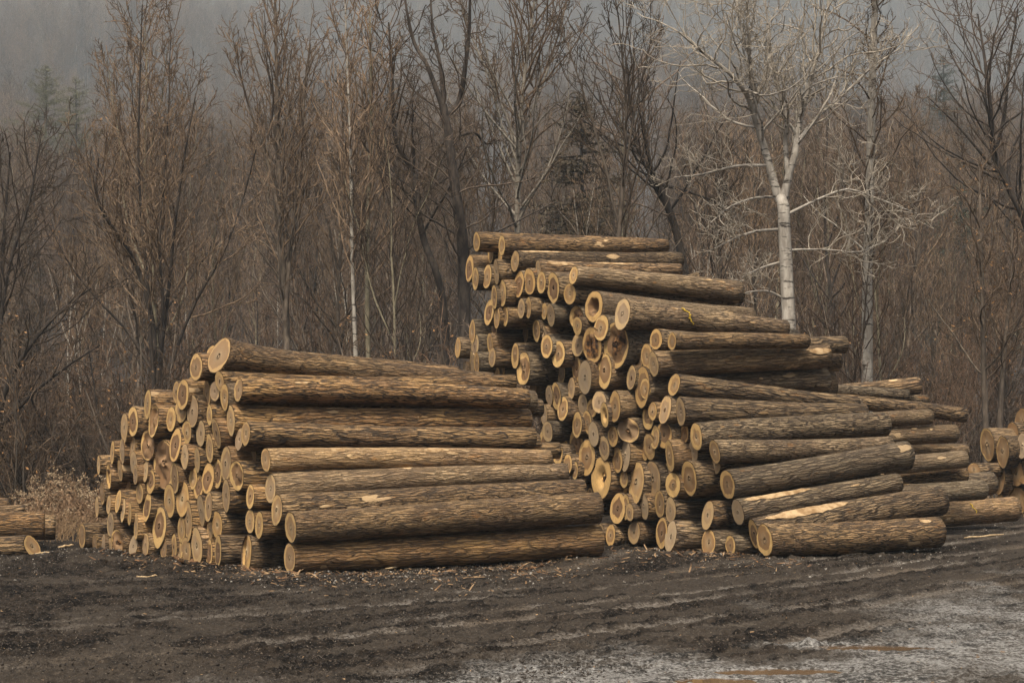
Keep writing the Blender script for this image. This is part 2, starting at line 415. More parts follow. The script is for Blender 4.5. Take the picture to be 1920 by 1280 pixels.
# ------------------------------------------------------------------ logs
def make_log(name, P, D, L, r0, r1, cutn, style, warm, label, cat, group, detail=True, flare=0.0, oval=1.0, rg=None, seed=0, paint=None, far_cut=False):
    """P centre of the near sawn end, D unit axis away from it; bark and sawn end are the parts"""
    rg = rg or np.random.default_rng(seed)
    ns = 44 if detail else 28
    nl = max(6, int(L / (.11 if detail else .3)))
    D = np.asarray(D) / np.linalg.norm(D)
    up = np.array([0, 0, 1.]); ax = np.cross(up, D); ax /= np.linalg.norm(ax); ay = np.cross(D, ax)
    M = np.stack([ax, ay, D], 1)
    nloc = M.T @ np.asarray(cutn)
    kx, ky = -nloc[0] / nloc[2], -nloc[1] / nloc[2]
    th = np.arange(ns) * 2 * np.pi / ns
    so = rg.integers(0, 9999)
    t = np.linspace(0, 1, nl); t = t ** 1.15
    z1 = t * L
    rad = r0 + (r1 - r0) * t + flare * r0 * np.exp(-z1 / .35)
    # outline: lobes and a pointed or flattened side, fading along the log
    lob = .15 * (vnoise(th / (2 * np.pi) * 5, np.full(ns, .5 + so), so, 5) - .5) + .05 * (vnoise(th / (2 * np.pi) * 11, np.full(ns, .5), so + 1, 11) - .5) + .035 * (vnoise(th / (2 * np.pi) * 22, np.full(ns, .5), so + 6, 22) - .5)
    pw = style.get('point', 0.0)
    pa = style.get('point_at', -math.pi / 2)
    lob = lob + pw * np.maximum(0, np.cos(th - pa)) ** 6
    fade = np.exp(-z1 / .8)
    TH, ZZ = np.meshgrid(th, z1)
    lump = .07 * (vnoise(TH / (2 * np.pi) * 6, ZZ * 1.3 + so, so + 2, 6) - .5) + .035 * (vnoise(TH / (2 * np.pi) * 22, ZZ * 2.2 + so, so + 3, 22) - .5)
    if detail: lump += .035 * (vnoise(TH / (2 * np.pi) * 44, ZZ * 7 + so, so + 4, 44) - .5)
    for _k in range(rg.integers(1, 5)):                     # branch collars and swellings
        ka, kz = rg.uniform(0, 6.28), rg.uniform(.3, L)
        lump = lump + rg.uniform(.05, .16) * np.exp(-(((TH - ka + np.pi) % (2 * np.pi) - np.pi) / .32) ** 2 - ((ZZ - kz) / .13) ** 2)
    RR = rad[:, None] * (1 + lob[None] * (.35 + .65 * fade[:, None]) + lump)
    bow = rg.normal(size=2) * (.0045 if detail else .009) * L
    bx = bow[0] * np.sin(np.pi * t); by = bow[1] * np.sin(np.pi * t)
    X = RR * np.cos(TH) + bx[:, None]; Yy = RR * np.sin(TH) * oval + by[:, None]
    z0 = kx * X[0] + ky * Yy[0]
    Z = z0[None] * (1 - t[:, None]) + ZZ
    V = np.stack([X, Yy, Z], -1).reshape(-1, 3)
    # near annulus of bark thickness
    bt = .965
    xi, yi = X[0] * bt, Yy[0] * bt
    V = np.concatenate([V, np.stack([xi, yi, kx * xi + ky * yi + .004], -1)])
    i = np.arange(nl - 1)[:, None] * ns; j = np.arange(ns)[None]; j2 = (j + 1) % ns
    Q = np.stack([i + j, i + j2, i + ns + j2, i + ns + j], -1).reshape(-1, 4)
    b0 = nl * ns
    k = np.arange(ns); k2 = (k + 1) % ns
    Q = np.concatenate([Q, np.stack([k2, k, b0 + k, b0 + k2], -1)])
    # far end closed with a shallow sawn face
    e0 = (nl - 1) * ns; cV = V[e0:e0 + ns].mean(0)
    V = np.concatenate([V, V[e0:e0 + ns] * .5 + cV * .5, [cV]])
    m0 = b0 + ns
    Q = np.concatenate([Q, np.stack([e0 + k, e0 + k2, m0 + k2, m0 + k], -1), np.stack([m0 + k, m0 + k2, np.full(ns, m0 + ns), np.full(ns, m0 + ns)], -1)[:0]])
    fan = np.stack([m0 + k[::2], m0 + k2[::2], m0 + k2[1::2], np.full(ns // 2, m0 + ns)], -1)
    Q = np.concatenate([Q, fan])
    mi = np.zeros(len(Q)); mi[-(ns + ns // 2):] = 1
    root = thing(name, label, cat, P, group)
    root.rotation_euler = Matrix(M.tolist()).to_euler()
    tone = float(rg.uniform(.05, 1.0)); smooth_bark = float(rg.uniform(.25, .45) if rg.random() < .10 else rg.random() ** 3 * .25)
    bk = put('bark', mesh_np('bark', V, Q, [BARK, CUT], uv=np.zeros((len(V), 2)), mi=mi), root)
    # sawn end: rings of vertices, a little rough, hollow where rotted out
    nr = 7
    fr = np.linspace(0, 1, nr + 1)[1:] * .975
    cxx, cyy = xi.mean(), yi.mean()
    vx = np.concatenate([[0]] + [X[0] * f for f in fr]); vy = np.concatenate([[0]] + [Yy[0] * f for f in fr])
    f_all = np.concatenate([[0]] + [np.full(ns, f) for f in fr])
    vz = kx * vx + ky * vy - .003
    vz = vz + .008 * (vnoise(vx * 9 + so, vy * 9, so) - .5) * (f_all < .95)
    if style.get('hollow'): vz = vz + style['hollow'] * smooth(.55, .2, f_all + .2 * (vnoise(vx * 12, vy * 12 + so, so) - .5))
    if style.get('rough'): vz = vz + style['rough'] * (vnoise(vx * 14 + so, vy * 8, so + 8) - .3) * smooth(.95, .6, f_all)
    if style.get('step'):                                   # felling hinge: one side set back
        vz = vz + style['step'] * (vx > .15 * r0) * (f_all < .94)
    Vc = np.stack([vx, vy, vz], -1)
    ang = np.concatenate([[0]] + [th for f in fr])
    uvc = np.stack([f_all / .975 * np.cos(ang), f_all / .975 * np.sin(ang)], -1)
    Qs = []
    for a in range(nr - 1):
        o = 1 + a * ns
        Qs.append(np.stack([o + k2, o + k, o + ns + k, o + ns + k2], -1))
    kk = k[::2]
    Qs.append(np.stack([np.zeros(ns // 2, int), 1 + (kk + 2) % ns, 1 + kk + 1, 1 + kk], -1))
    ce = put('sawn_end', mesh_np('sawn_end', Vc, np.concatenate(Qs), CUT, uv=uvc), root)
    for o in (bk, ce):
        o['warm'] = float(np.clip(warm + rg.normal() * .25, 0, 1)); o['tone'] = tone; o['smooth_bark'] = smooth_bark
        o['heart_size'] = float(style.get('hs', .62)) * float(rg.uniform(.93, 1.07)); o['heart_dark'] = float(style.get('hd', .3))
        o['weathered'] = float(style.get('grey', 0)); o['rotten'] = float(style.get('rot', 0))
    todo = list(style.get('patches', ()))
    if detail:
        for _k in range(rg.integers(0, 4)):
            a_, z_ = rg.uniform(1.6, 3.9), rg.uniform(.25, max(.3, L - .4)); todo.append((z_, z_ + rg.uniform(.05, .26), a_, a_ + rg.uniform(.10, .32)))
    for (za, zb, aa, ab) in todo:                            # bark torn off, bare wood showing
        m_, n_ = max(6, int((zb - za) / .05)), 5
        zz = np.linspace(za, zb, m_)
        half = (ab - aa) * .5 * np.sqrt(np.maximum(0, 1 - np.linspace(-1, 1, m_) ** 2)) * (.7 + .6 * vnoise(zz * 11, zz * 0 + so + aa * 9, so)) + .004
        mid = (aa + ab) * .5 + .10 * (vnoise(zz * 6, zz * 0 + so, so + 5) - .5)
        A_ = mid[:, None] + half[:, None] * np.linspace(-1, 1, n_)[None]
        ri = np.interp(zz, z1, rad)[:, None] * 1.0
        lo_ = np.array([[np.interp(a % (2 * np.pi), np.append(th, 2 * np.pi), np.append(RR[min(nl - 1, int(np.searchsorted(z1, z)))], RR[min(nl - 1, int(np.searchsorted(z1, z)))][0])) for a in row] for row, z in zip(A_, zz)])
        rr = np.maximum(lo_, ri) + .005
        bxx, byy = np.interp(zz, z1, bx)[:, None], np.interp(zz, z1, by)[:, None]
        Vp = np.stack([rr * np.cos(A_) + bxx, rr * np.sin(A_) * oval + byy, np.repeat(zz[:, None], n_, 1)], -1).reshape(-1, 3)
        ii = np.arange(m_ - 1)[:, None] * n_ + np.arange(n_ - 1)[None]
        Qp = np.stack([ii, ii + n_, ii + n_ + 1, ii + 1], -1).reshape(-1, 4)
        put('peeled_patch', mesh_np('peeled_patch', Vp, Qp, BARE), root)
    if paint:
        tb = Tubes()
        for (za, aa, zb, ab) in paint:
            n = 6; zz = np.linspace(za, zb, n) + .02 * np.sin(np.arange(n) * 2.1); aa_ = np.linspace(aa, ab, n)
            rr = np.interp(zz, z1, rad) * 1.03
            tb.add(np.stack([rr * np.cos(aa_), rr * np.sin(aa_), zz], -1), .011, 4)
        put('paint_mark', tb.mesh('paint_mark', PAINT), root)
    return root
BARE = mat_plain('bare_wood', (.20, .118, .052), (.40, .275, .150), 7)
PAINT = mat_plain('yellow_paint', (.55, .36, .03), (.62, .42, .05), 20)

ST = {
    'p': dict(hs=.66, hd=.06), 'P': dict(hs=.72, hd=.16, grey=.15), 'b': dict(hs=.80, hd=.50, grey=.15), 'r': dict(hs=.70, hd=.33), 'R': dict(hs=.66, hd=.50),
    'd': dict(hs=.66, hd=.85), 'h': dict(hs=.62, hd=.75, rot=.42, hollow=.22), 'g': dict(hs=.6, hd=.15, grey=.85), 'x': dict(hs=.8, hd=.7, rot=.9, rough=.10),
    's': dict(hs=.2, hd=.3, rot=.34, hollow=.06), 'o': dict(hs=.8, hd=.35, grey=.05),
}
# each log: x, y of the middle of its sawn end, height, width in the photograph, look, options
# options: R=(x, y, dia) its far end, e=how far it is set back (-) or stands out (+), L label, M short name others are placed by
LEFT = [
 (411,667,72,38,'b',dict(R=(922,716,35),fl=.30,tilt=.24,grey=.3,L='thick flared log lying slanted across the top of the left stack',M='the flared top log')),
 (368,689,54,25,'b',dict(R=(857,705,30),L='wide pale-rimmed log just left under the flared top log',M='the wide pale-rimmed top end')),
 (396,664,34,18,'p',dict(e=-.3,R=(858,700,26))),
 (343,739,53,20,'d',{}), (361,728,40,18,'d',dict(e=-.15)), (331,735,40,12,'P',dict(e=-.15)), (339,771,40,19,'P',{}), (361,771,58,21,'b',{}),
 (388,738,48,13,'b',dict(e=-.2)), (403,733,34,17,'b',{}), (412,714,36,15,'P',{}), (421,744,45,14,'p',{}),
 (447,731,48,17,'b',dict(R=(987,748,38),L='uppermost straight long log on the front of the left stack',M='the upper straight long log')),
 (433,787,56,17,'p',dict(R=(991,785,37),pt=.2,L='dark red-brown long log with a pale pointed end, left stack',M='the dark red-brown long log')),
 (393,778,36,10,'p',{}),
 (461,813,50,17,'P',dict(R=(999,821,40),L='ridged long log third below the flared top one, left stack front',M='the middle ridged long log')),
 (449,823,40,14,'b',dict(e=-.1)), (321,786,42,16,'p',{}), (350,811,43,17,'p',{}), (376.5,813,46,15,'p',{}), (406,813,52,13,'b',{}),
 (393,840,52,13,'P',{}), (329,835,62,19,'d',dict(L='tall narrow dark-stained end beside the big brown one',M='the tall dark-stained end')), (346.5,855,42,14,'p',{}), (370,862,47,10,'p',{}),
 (423.5,868.5,58,18,'P',dict(L='tall ring-marked oval end facing left, middle of the left stack',M='the tall ring-marked oval end')), (473,853,34,15,'b',dict(e=-.3)), (408,888,50,16,'d',{}),
 (444,891,50,24,'R',dict(rough=.06)), (307,868,84,36,'x',dict(rot=.0,hd=.8,hs=.95,pt=.12,L='largest brown-stained log end in the left stack',M='the largest brown-stained end')), (327.5,895,58,14,'b',{}),
 (351,880,30,10,'b',dict(e=-.3)), (362,897,40,14,'p',{}), (373,913,42,16,'d',{}), (390,897,54,22,'d',{}), (424,929.5,58,13,'P',{}), (469.5,931,44,14,'r',{}),
 (318,938,58,19,'p',dict(pt=.12)), (342,935,62,22,'p',dict(L='broad clean pale end above the foot of the left stack',M='the broad clean pale end')), (352,974,67,16,'P',{}), (377,958,56,13,'p',{}), (391,950,52,13,'b',{}),
 (340,992,48,13,'p',{}), (407,983,50,19,'p',{}), (394,993,36,12,'p',dict(e=-.1)), (469,977,44,16,'P',{}), (486,984,46,15,'p',dict(pt=.1)),
 (498,861,44,18,'b',dict(R=(1029,861,36),patches=[(.9, 1.15, 2.0, 2.5), (2.3, 2.6, 2.1, 2.6), (3.5, 3.65, 2.2, 2.6)],L='thin long log with pale bark scars, fifth long one down, left stack',M='the thin scarred long log')),
 (507.5,916,58,21,'P',dict(R=(1060,886,36),L='furrowed long log between thin scarred one and pale golden one, left stack',M='the furrowed long log')),
 (519,955,60,21,'P',dict(R=(1092,920,44),L='pale golden long log second above the bottom log, left stack',M='the pale golden long log')),
 (545,988,60,22,'P',dict(R=(1120,951,58),L='thick long log resting on the bottom log of the left stack',M='the thick second-lowest long log')),
 (543,1046,59,23,'b',dict(R=(1121,1012,59),L='long front log on the mud at the foot of the left stack',M='the long front bottom log')),
 (462,1036,66,18,'p',dict(step=.12,L='thick log with a stepped sawn end on the mud, left stack',M='the stepped end')), (409,1032,58,12,'d',{}), (392.5,1036,49,12,'d',{}), (369,1022.5,66,20,'p',dict(L='tall clean pale oval end standing on the mud, left stack',M='the tall clean end on the mud')),
 (349,1032,48,17,'P',{}), (336,1035,42,13,'p',{}), (326,1026,52,10,'p',{}), (307,1029,36,11,'b',{}), (273,1020,42,12,'b',{}),
 (299,985,68,24,'d',dict(pt=.2,L='long pointed end with dark split heart, low in the left stack',M='the long pointed split end')), (276,951,50,13,'d',{}), (283,903,43,14,'d',dict(L='round dark-hearted end with pale rim, left of the brown-stained end',M='the pale-rimmed dark heart')),
 (262,925,37,13,'P',{}), (254,889,34,8,'b',{}), (273,882,38,9,'p',{}), (225,882,38,8,'P',{}), (221.5,940,42,9,'p',{}), (231,957,42,7,'p',{}), (243,963,40,7,'p',{}),
 (207,983,42,12,'b',{}), (182,950,38,6,'p',{}), (154,1003,44,12,'b',dict(L='log lying apart at the far left foot of the left stack',M='the far left foot log')), (178,1020,36,8,'b',{}), (194,1020,36,6,'b',{}), (207,1025,34,6,'p',{}),
 (219.5,1017,46,20,'x',dict(rot=.3)), (250,1024,42,14,'g',{}), (255,986,46,6,'P',{}), (204,945,34,8,'p',{}), (204,892,42,8,'d',dict(rough=.1)), (192,925,38,8,'b',{}),
 (277,758,52,12,'p',dict(L='bright pale-ended log at the high left shoulder of the left stack',M='the high left shoulder log')), (249,790,52,19,'d',{}), (233,801,50,12,'P',dict(pt=.1)), (288,789,56,18,'x',dict(rot=.25,hd=.7)),
 (277,836,52,24,'x',dict(rot=.1,hd=.8,hs=.95)), (248.5,839,40,11,'b',{}), (251,867,42,12,'P',{}), (211,848,42,6,'p',{}), (229,846,44,9,'b',{}), (185,872,36,5,'P',{}),
 (308,800,44,14,'b',dict(e=-.4)), (262,815,36,12,'b',dict(e=-.4)), (240,915,36,9,'b',dict(e=-.3)), (228,1000,36,9,'b',dict(e=-.3)), (285,1015,34,9,'b',dict(e=-.3)),
 (440,945,44,14,'b',dict(e=-.5)), (425,990,46,14,'b',dict(e=-.5)), (478,900,40,14,'b',dict(e=-.5)), (440,765,38,13,'b',dict(e=-.6)), (478,1010,44,14,'b',dict(e=-.6)),
]
RIGHT = [
 (894,453.6,38,14,'r',dict(R=(1240,462,28),L='log whose end is topmost and farthest left on the tall stack',M='the topmost left end')),
 (941,460.6,39,13,'p',dict(R=(1248,461,27),L='topmost long log along the crest of the tall stack',M='the crest log')),
 (966,489.5,42,16,'p',dict(R=(1275,488,30),patches=[(.05, .9, 1.9, 2.3), (1.75, 2.05, 2.4, 3.0)],L='second long log from the crest with a pale peeled scar',M='the second crest log')),
 (880.6,503,48,14,'d',dict(L='dark-hearted end sticking out left just under the crest',M='the dark end under the crest')), (891.5,521.5,42,11,'p',{}), (913.5,519,45,15,'r',{}), (930.6,510.6,44,8.5,'p',{}), (920,476,34,10,'r',dict(e=-.3)), (938,478,30,7,'p',dict(e=-.4)),
 (973.6,533,48,17,'d',{}), (993,529,45,20,'R',{}), (1009.5,504,34,9,'r',dict(R=(1274,506,24),patches=[(.1, .65, 2.2, 2.7), (1.1, 1.9, 1.9, 2.4)],L='thin peeled long log third from the crest of the tall stack',M='the thin peeled log')), (1015,530,38,16,'p',{}),
 (1037.5,539,55,22,'d',dict(pt=.1,rot=.2,L='tall pale-rimmed end with a dark cracked heart under the crest',M='the cracked tall end')), (942,549,47,13,'r',{}), (926.7,557.5,43,9.5,'r',{}), (917.6,585,46,17,'d',{}),
 (932,596,38,10,'r',{}), (947.5,593,35,10,'r',{}), (977.5,579,35,12,'r',{}), (990.5,578.6,36,10,'r',{}), (1020.5,584,30,10,'p',{}), (1032.6,590,42,14,'r',{}),
 (1075.5,516,36,16,'r',dict(R=(1382,547,42),L='long log thickening to the right, fourth below the crest',M='the thickening long log')),
 (1068.5,551,42,24,'p',dict(R=(1375,575,32),L='long log with clean cream round end above the hollow log',M='the cream round end')),
 (1113.7,575,64,34,'h',dict(R=(1408,594,34),L='log end with a black hollow heart high on the tall stack',M='the black hollow end')),
 (1167,588,62,32,'R',dict(R=(1472,616,34),fl=.14,paint=1,L='thick log with a yellow paint squiggle on its bark',M='the yellow-marked log')),
 (1127,615,45,25,'r',{}), (1083,610.5,32,16,'p',{}), (1081,595,40,24,'x',dict(rot=.55)), (1084,647,42,22,'R',{}), (1110,648,62,33,'x',dict(rot=.95,L='rotten dark and orange end left of the biggest rotten one',M='the smaller rotten end')),
 (1155,645,78,44,'x',dict(rot=.75,pt=.12,L='biggest rotten end, orange and dark, below the yellow-marked log',M='the biggest rotten end')), (1047,664,46,23,'R',{}), (1025,649,42,21,'R',{}),
 (885.6,622,42,10,'r',{}), (858.7,653,36,10,'p',dict(L='log sticking out farthest left from the tall stack',M='the farthest left end')), (891,648.5,43,12.5,'R',{}), (919,644,38,9.5,'r',{}), (927,616,30,9,'d',dict(e=-.2)),
 (985,628.5,32,10,'b',dict(e=-.6)), (1006,620.5,39,13,'r',{}), (1020,628,32,11,'g',dict(rough=.12)), (966,667,46,13,'R',{}), (982,690,58,24,'R',dict(pt=.35,pa=1.2,rough=.1,L='splintered end with a raised spike, left side of the tall stack',M='the splintered spike end')),
 (923,670,34,12.5,'r',{}), (912,675,34,10,'r',dict(e=-.2)), (893.6,680,40,9,'r',{}), (885,680,40,7,'r',dict(e=-.1)), (872,690,26,6,'b',{}), (929,700,28,16,'b',dict(e=-.2)), (942,692,30,8,'r',dict(e=-.3)),
 (1030,741,34,12,'b',{}), (1043,743,48,16,'d',{}), (1055.5,767,42,18.5,'r',{}), (1020,776.5,37,11,'r',{}), (1027,808.5,38,18,'r',{}), (1023,829,44,22,'d',dict(e=-.4)), (1071,728,39,13,'r',{}), (1081,691.5,48,16,'d',dict(e=-.1)),
 (1097,707,62,24,'g',dict(L='tall grey weathered end under the smaller rotten one',M='the grey weathered end')), (1116.5,693,30,10,'P',dict(e=-.3)), (1133,693.6,60,26,'R',dict(pt=.15,L='wide cream-rimmed end with pointed foot below the biggest rotten one',M='the pointed cream-rimmed end')),
 (1093,757,36,16,'R',{}), (1110,765,34,18,'R',{}), (1123.5,753,38,26,'R',{}), (1133.6,778,45,14,'s',{}), (1153,762,56,19,'r',dict(L='cream oval end standing well forward, middle of the tall stack',M='the forward cream oval')), (1082,796,47,16,'r',{}), (1101.5,791,40,16,'r',{}),
 (1113,813,44,18,'g',{}), (1081,830,50,24,'d',dict(e=-.3)), (1149,817,36,18,'R',{}), (1178,806,44,36,'x',dict(rot=.25,grey=.3)), (1133,839,43,19,'R',{}), (1101,857,65,29,'R',dict(L='broad ringed end above the star-rotted end',M='the broad ringed end')),
 (1046,851,36,17,'R',{}), (1061,843,34,12,'R',dict(e=-.2)), (1064,871.5,38,16,'R',{}), (1078,882,32,10,'r',{}), (1118,843,28,12,'R',dict(e=-.3)), (1138,868,40,18,'R',dict(e=-.3)),
 (1127.5,894,74,36,'s',dict(L='large end with a star-shaped rotten heart, foot of tall stack',M='the star-rotted end')), (1157.5,861,46,18,'R',{}), (1172.5,853.5,55,18,'g',{}), (1170,896,34,14,'R',{}), (1168,902,60,18,'R',dict(e=-.3)),
 (1193,902,72,28,'P',dict(pt=.18,L='shield-shaped plain end with a pointed foot, low in tall stack',M='the shield-shaped end')), (1224.7,897.5,63,25,'P',{}), (1158.5,953,56,26,'d',dict(rot=.2)), (1173,951,46,14,'R',{}), (1180.5,959,32,14,'R',{}),
 (1207,947,46,17,'g',dict(pt=.2)), (1237,944,50,17,'r',{}), (1257,955,43,19,'p',{}), (1145,1003,39,16,'R',{}), (1189,998,41,21,'P',{}), (1241,999,57,20,'d',{}), (1258,1005,57,20,'g',dict(L='pale grey oval end on the mud between the two big stacks',M='the pale grey end on the mud')), (1128,1000,36,9,'b',dict(e=-.2)),
 (1229.7,637,34,22,'R',{}), (1260,640,36,17,'R',dict(R=(1512,640,27),L='thin long log lying just under the yellow-marked log',M='the thin long log')), (1213,668,44,20,'r',{}), (1226,683,51,20.5,'r',dict(R=(1547,666,46),patches=[(2.9, 3.35, 2.5, 3.0)],L='straight thick long log with an orange peel at its right end',M='the orange-peeled long log')),
 (1198,678,32,12,'b',dict(e=-.3)), (1184,707.5,42,16,'R',{}), (1204,724,70,26,'R',dict(pt=.06,L='tall ringed end with torn bark, left of the sloping log',M='the tall torn-bark end')),
 (1264,722,46,23,'p',dict(R=(1605,757,28),L='sloping long log running down right below the orange-peeled one',M='the sloping long log')), (1247,768,49,20.5,'R',{}), (1276.5,771.5,58,19,'R',dict(R=(1620,772,30),L='furrowed long log with deep cream-rimmed end under the sloping log',M='the deep-furrowed long log')),
 (1215,781,46,20,'R',{}), (1224,771,34,15,'r',{}), (1305.5,819,54,24,'p',dict(R=(1658,795,45),L='light grey-barked long log half way up the right side',M='the light grey-barked log')), (1283.6,812,36,14,'R',dict(e=-.2)), (1300,846,38,17,'g',dict(e=-.1)),
 (1245,815,46,27,'R',{}), (1228,821,40,15,'r',{}), (1218,838,46,20,'P',{}), (1211,836,44,16,'R',dict(e=-.15)), (1255.5,854.5,56,14,'r',{}), (1251.5,893,48,20,'p',dict(e=-.15)), (1262.5,909,44,26,'r',dict(hs=.45,L='cream end with a small heart and a black knot hole',M='the knot-holed end')),
 (1292,896,62,27,'r',dict(L='large ringed end right of the knot-holed end',M='the large ringed end')), (1340.6,847,48,20,'P',dict(R=(1668,834,32),L='pale brown long log wedged above the thick sloping-up log',M='the pale brown long log')), (1343,870,34,15,'P',dict(e=-.2)),
 (1364,908,58,30,'R',dict(R=(1700,851,50),L='thick deeply furrowed log rising to the right above the grey-ended log',M='the rising thick log')),
 (1383.6,960,52,23,'g',dict(R=(1683,904,36),patches=[(.06, 1.35, 1.75, 2.35)],L='grey-ended log with a bright split strip along its top',M='the grey-ended log')),
 (1327,965,52,20,'g',dict(grey=.5)), (1329,1016,46,24,'o',{}), (1369.5,1022,36,18,'r',{}), (1414,1000,60,18,'R',dict(R=(1762,938,56),e=-.1,patches=[(.15, 1.75, 1.75, 2.45), (.5, 1.2, 1.5, 1.8)],L='log with a long pale split face lying behind the front ringed log',M='the split-faced log')),
 (1434,1014,62,32,'r',dict(R=(1757,997,57),hs=.75,L='front log on the mud with clear round rings, right stack',M='the front ringed log')),
 (960,610,36,11,'b',dict(e=-.6)), (948,632,34,11,'b',dict(e=-.6)), (1060,620,40,14,'b',dict(e=-.6)), (1052,700,40,14,'b',dict(e=-.7)), (1010,700,38,12,'b',dict(e=-.8)), (1150,720,44,16,'b',dict(e=-.8)),
 (1000,735,40,12,'b',dict(e=-.9)), (1090,900,44,14,'b',dict(e=-.9)), (1200,790,40,16,'b',dict(e=-.7)), (1105,940,44,15,'b',dict(e=-.8)), (1220,965,44,16,'b',dict(e=-.8)), (1290,960,44,16,'b',dict(e=-.7)), (1310,905,44,16,'b',dict(e=-.7)),
 (1185,745,40,15,'b',dict(e=-.7)), (1170,680,44,16,'b',dict(e=-.8)), (1040,600,40,14,'b',dict(e=-.8)), (1000,560,40,13,'b',dict(e=-.8)), (960,560,40,13,'b',dict(e=-.8)), (1050,570,42,14,'b',dict(e=-.8)), (1310,875,40,16,'b',dict(e=-.6)), (1295,1010,46,16,'b',dict(e=-.6)),
]

LOOK = {'p': 'clean pale', 'P': 'plain tan', 'b': 'brownish', 'r': 'cream-rimmed', 'R': 'brown-hearted', 'd': 'dark-hearted', 'h': 'hollow', 'g': 'grey weathered', 'x': 'rotten', 's': 'star-cracked', 'o': 'orange-brown'}
ORDI = ['nearest', 'second', 'third', 'fourth', 'fifth', 'sixth', 'seventh', 'eighth', 'ninth', 'tenth', 'eleventh', 'twelfth']
def name_logs(logs, where):
    """a label for every log that has none of its own: its look and its place by a log one can point to"""
    marks = [l for l in logs if 'M' in l[5]]
    groups = {}
    for l in logs:
        if 'L' in l[5]: continue
        m = min(marks, key=lambda k: math.hypot((k[0] - l[0]) * 1.6, k[1] - l[1]))
        dx, dy = (l[0] - m[0]) * 1.3, l[1] - m[1]
        a = math.degrees(math.atan2(-dy, dx)) % 360
        d = ['right of', 'up right of', 'above', 'up left of', 'left of', 'down left of', 'below', 'down right of'][int((a + 22.5) // 45) % 8]
        groups.setdefault((m[5]['M'], d), []).append((math.hypot(dx, dy), l))
    for (mk, d), ls in groups.items():
        ls.sort(key=lambda q: q[0])
        for i, (_, l) in enumerate(ls):
            size = 'small' if l[2] < 37 else ('thick' if l[2] > 52 else 'mid-sized')
            lab = f"{size} {LOOK[l[4]]} log end, {ORDI[i]} {d} {mk}"
            l[5]['L'] = lab + f", {where}" if len(lab.split()) < 15 else lab

def cut_normal(D, r, ratio):
    v = r / np.linalg.norm(r)
    want = math.acos(min(.95, max(.16, ratio))); have = math.acos(min(.99, abs(D @ v)))
    dl = max(-.45, min(.45, want - have))
    n0 = -D; c_, s_ = math.cos(dl), math.sin(dl)
    cands = [np.array([n0[0] * c_ - n0[1] * s_, n0[0] * s_ + n0[1] * c_, n0[2]]), np.array([n0[0] * c_ + n0[1] * s_, -n0[0] * s_ + n0[1] * c_, n0[2]])]
    return min(cands, key=lambda q: abs(abs(q @ v) - math.cos(want)))

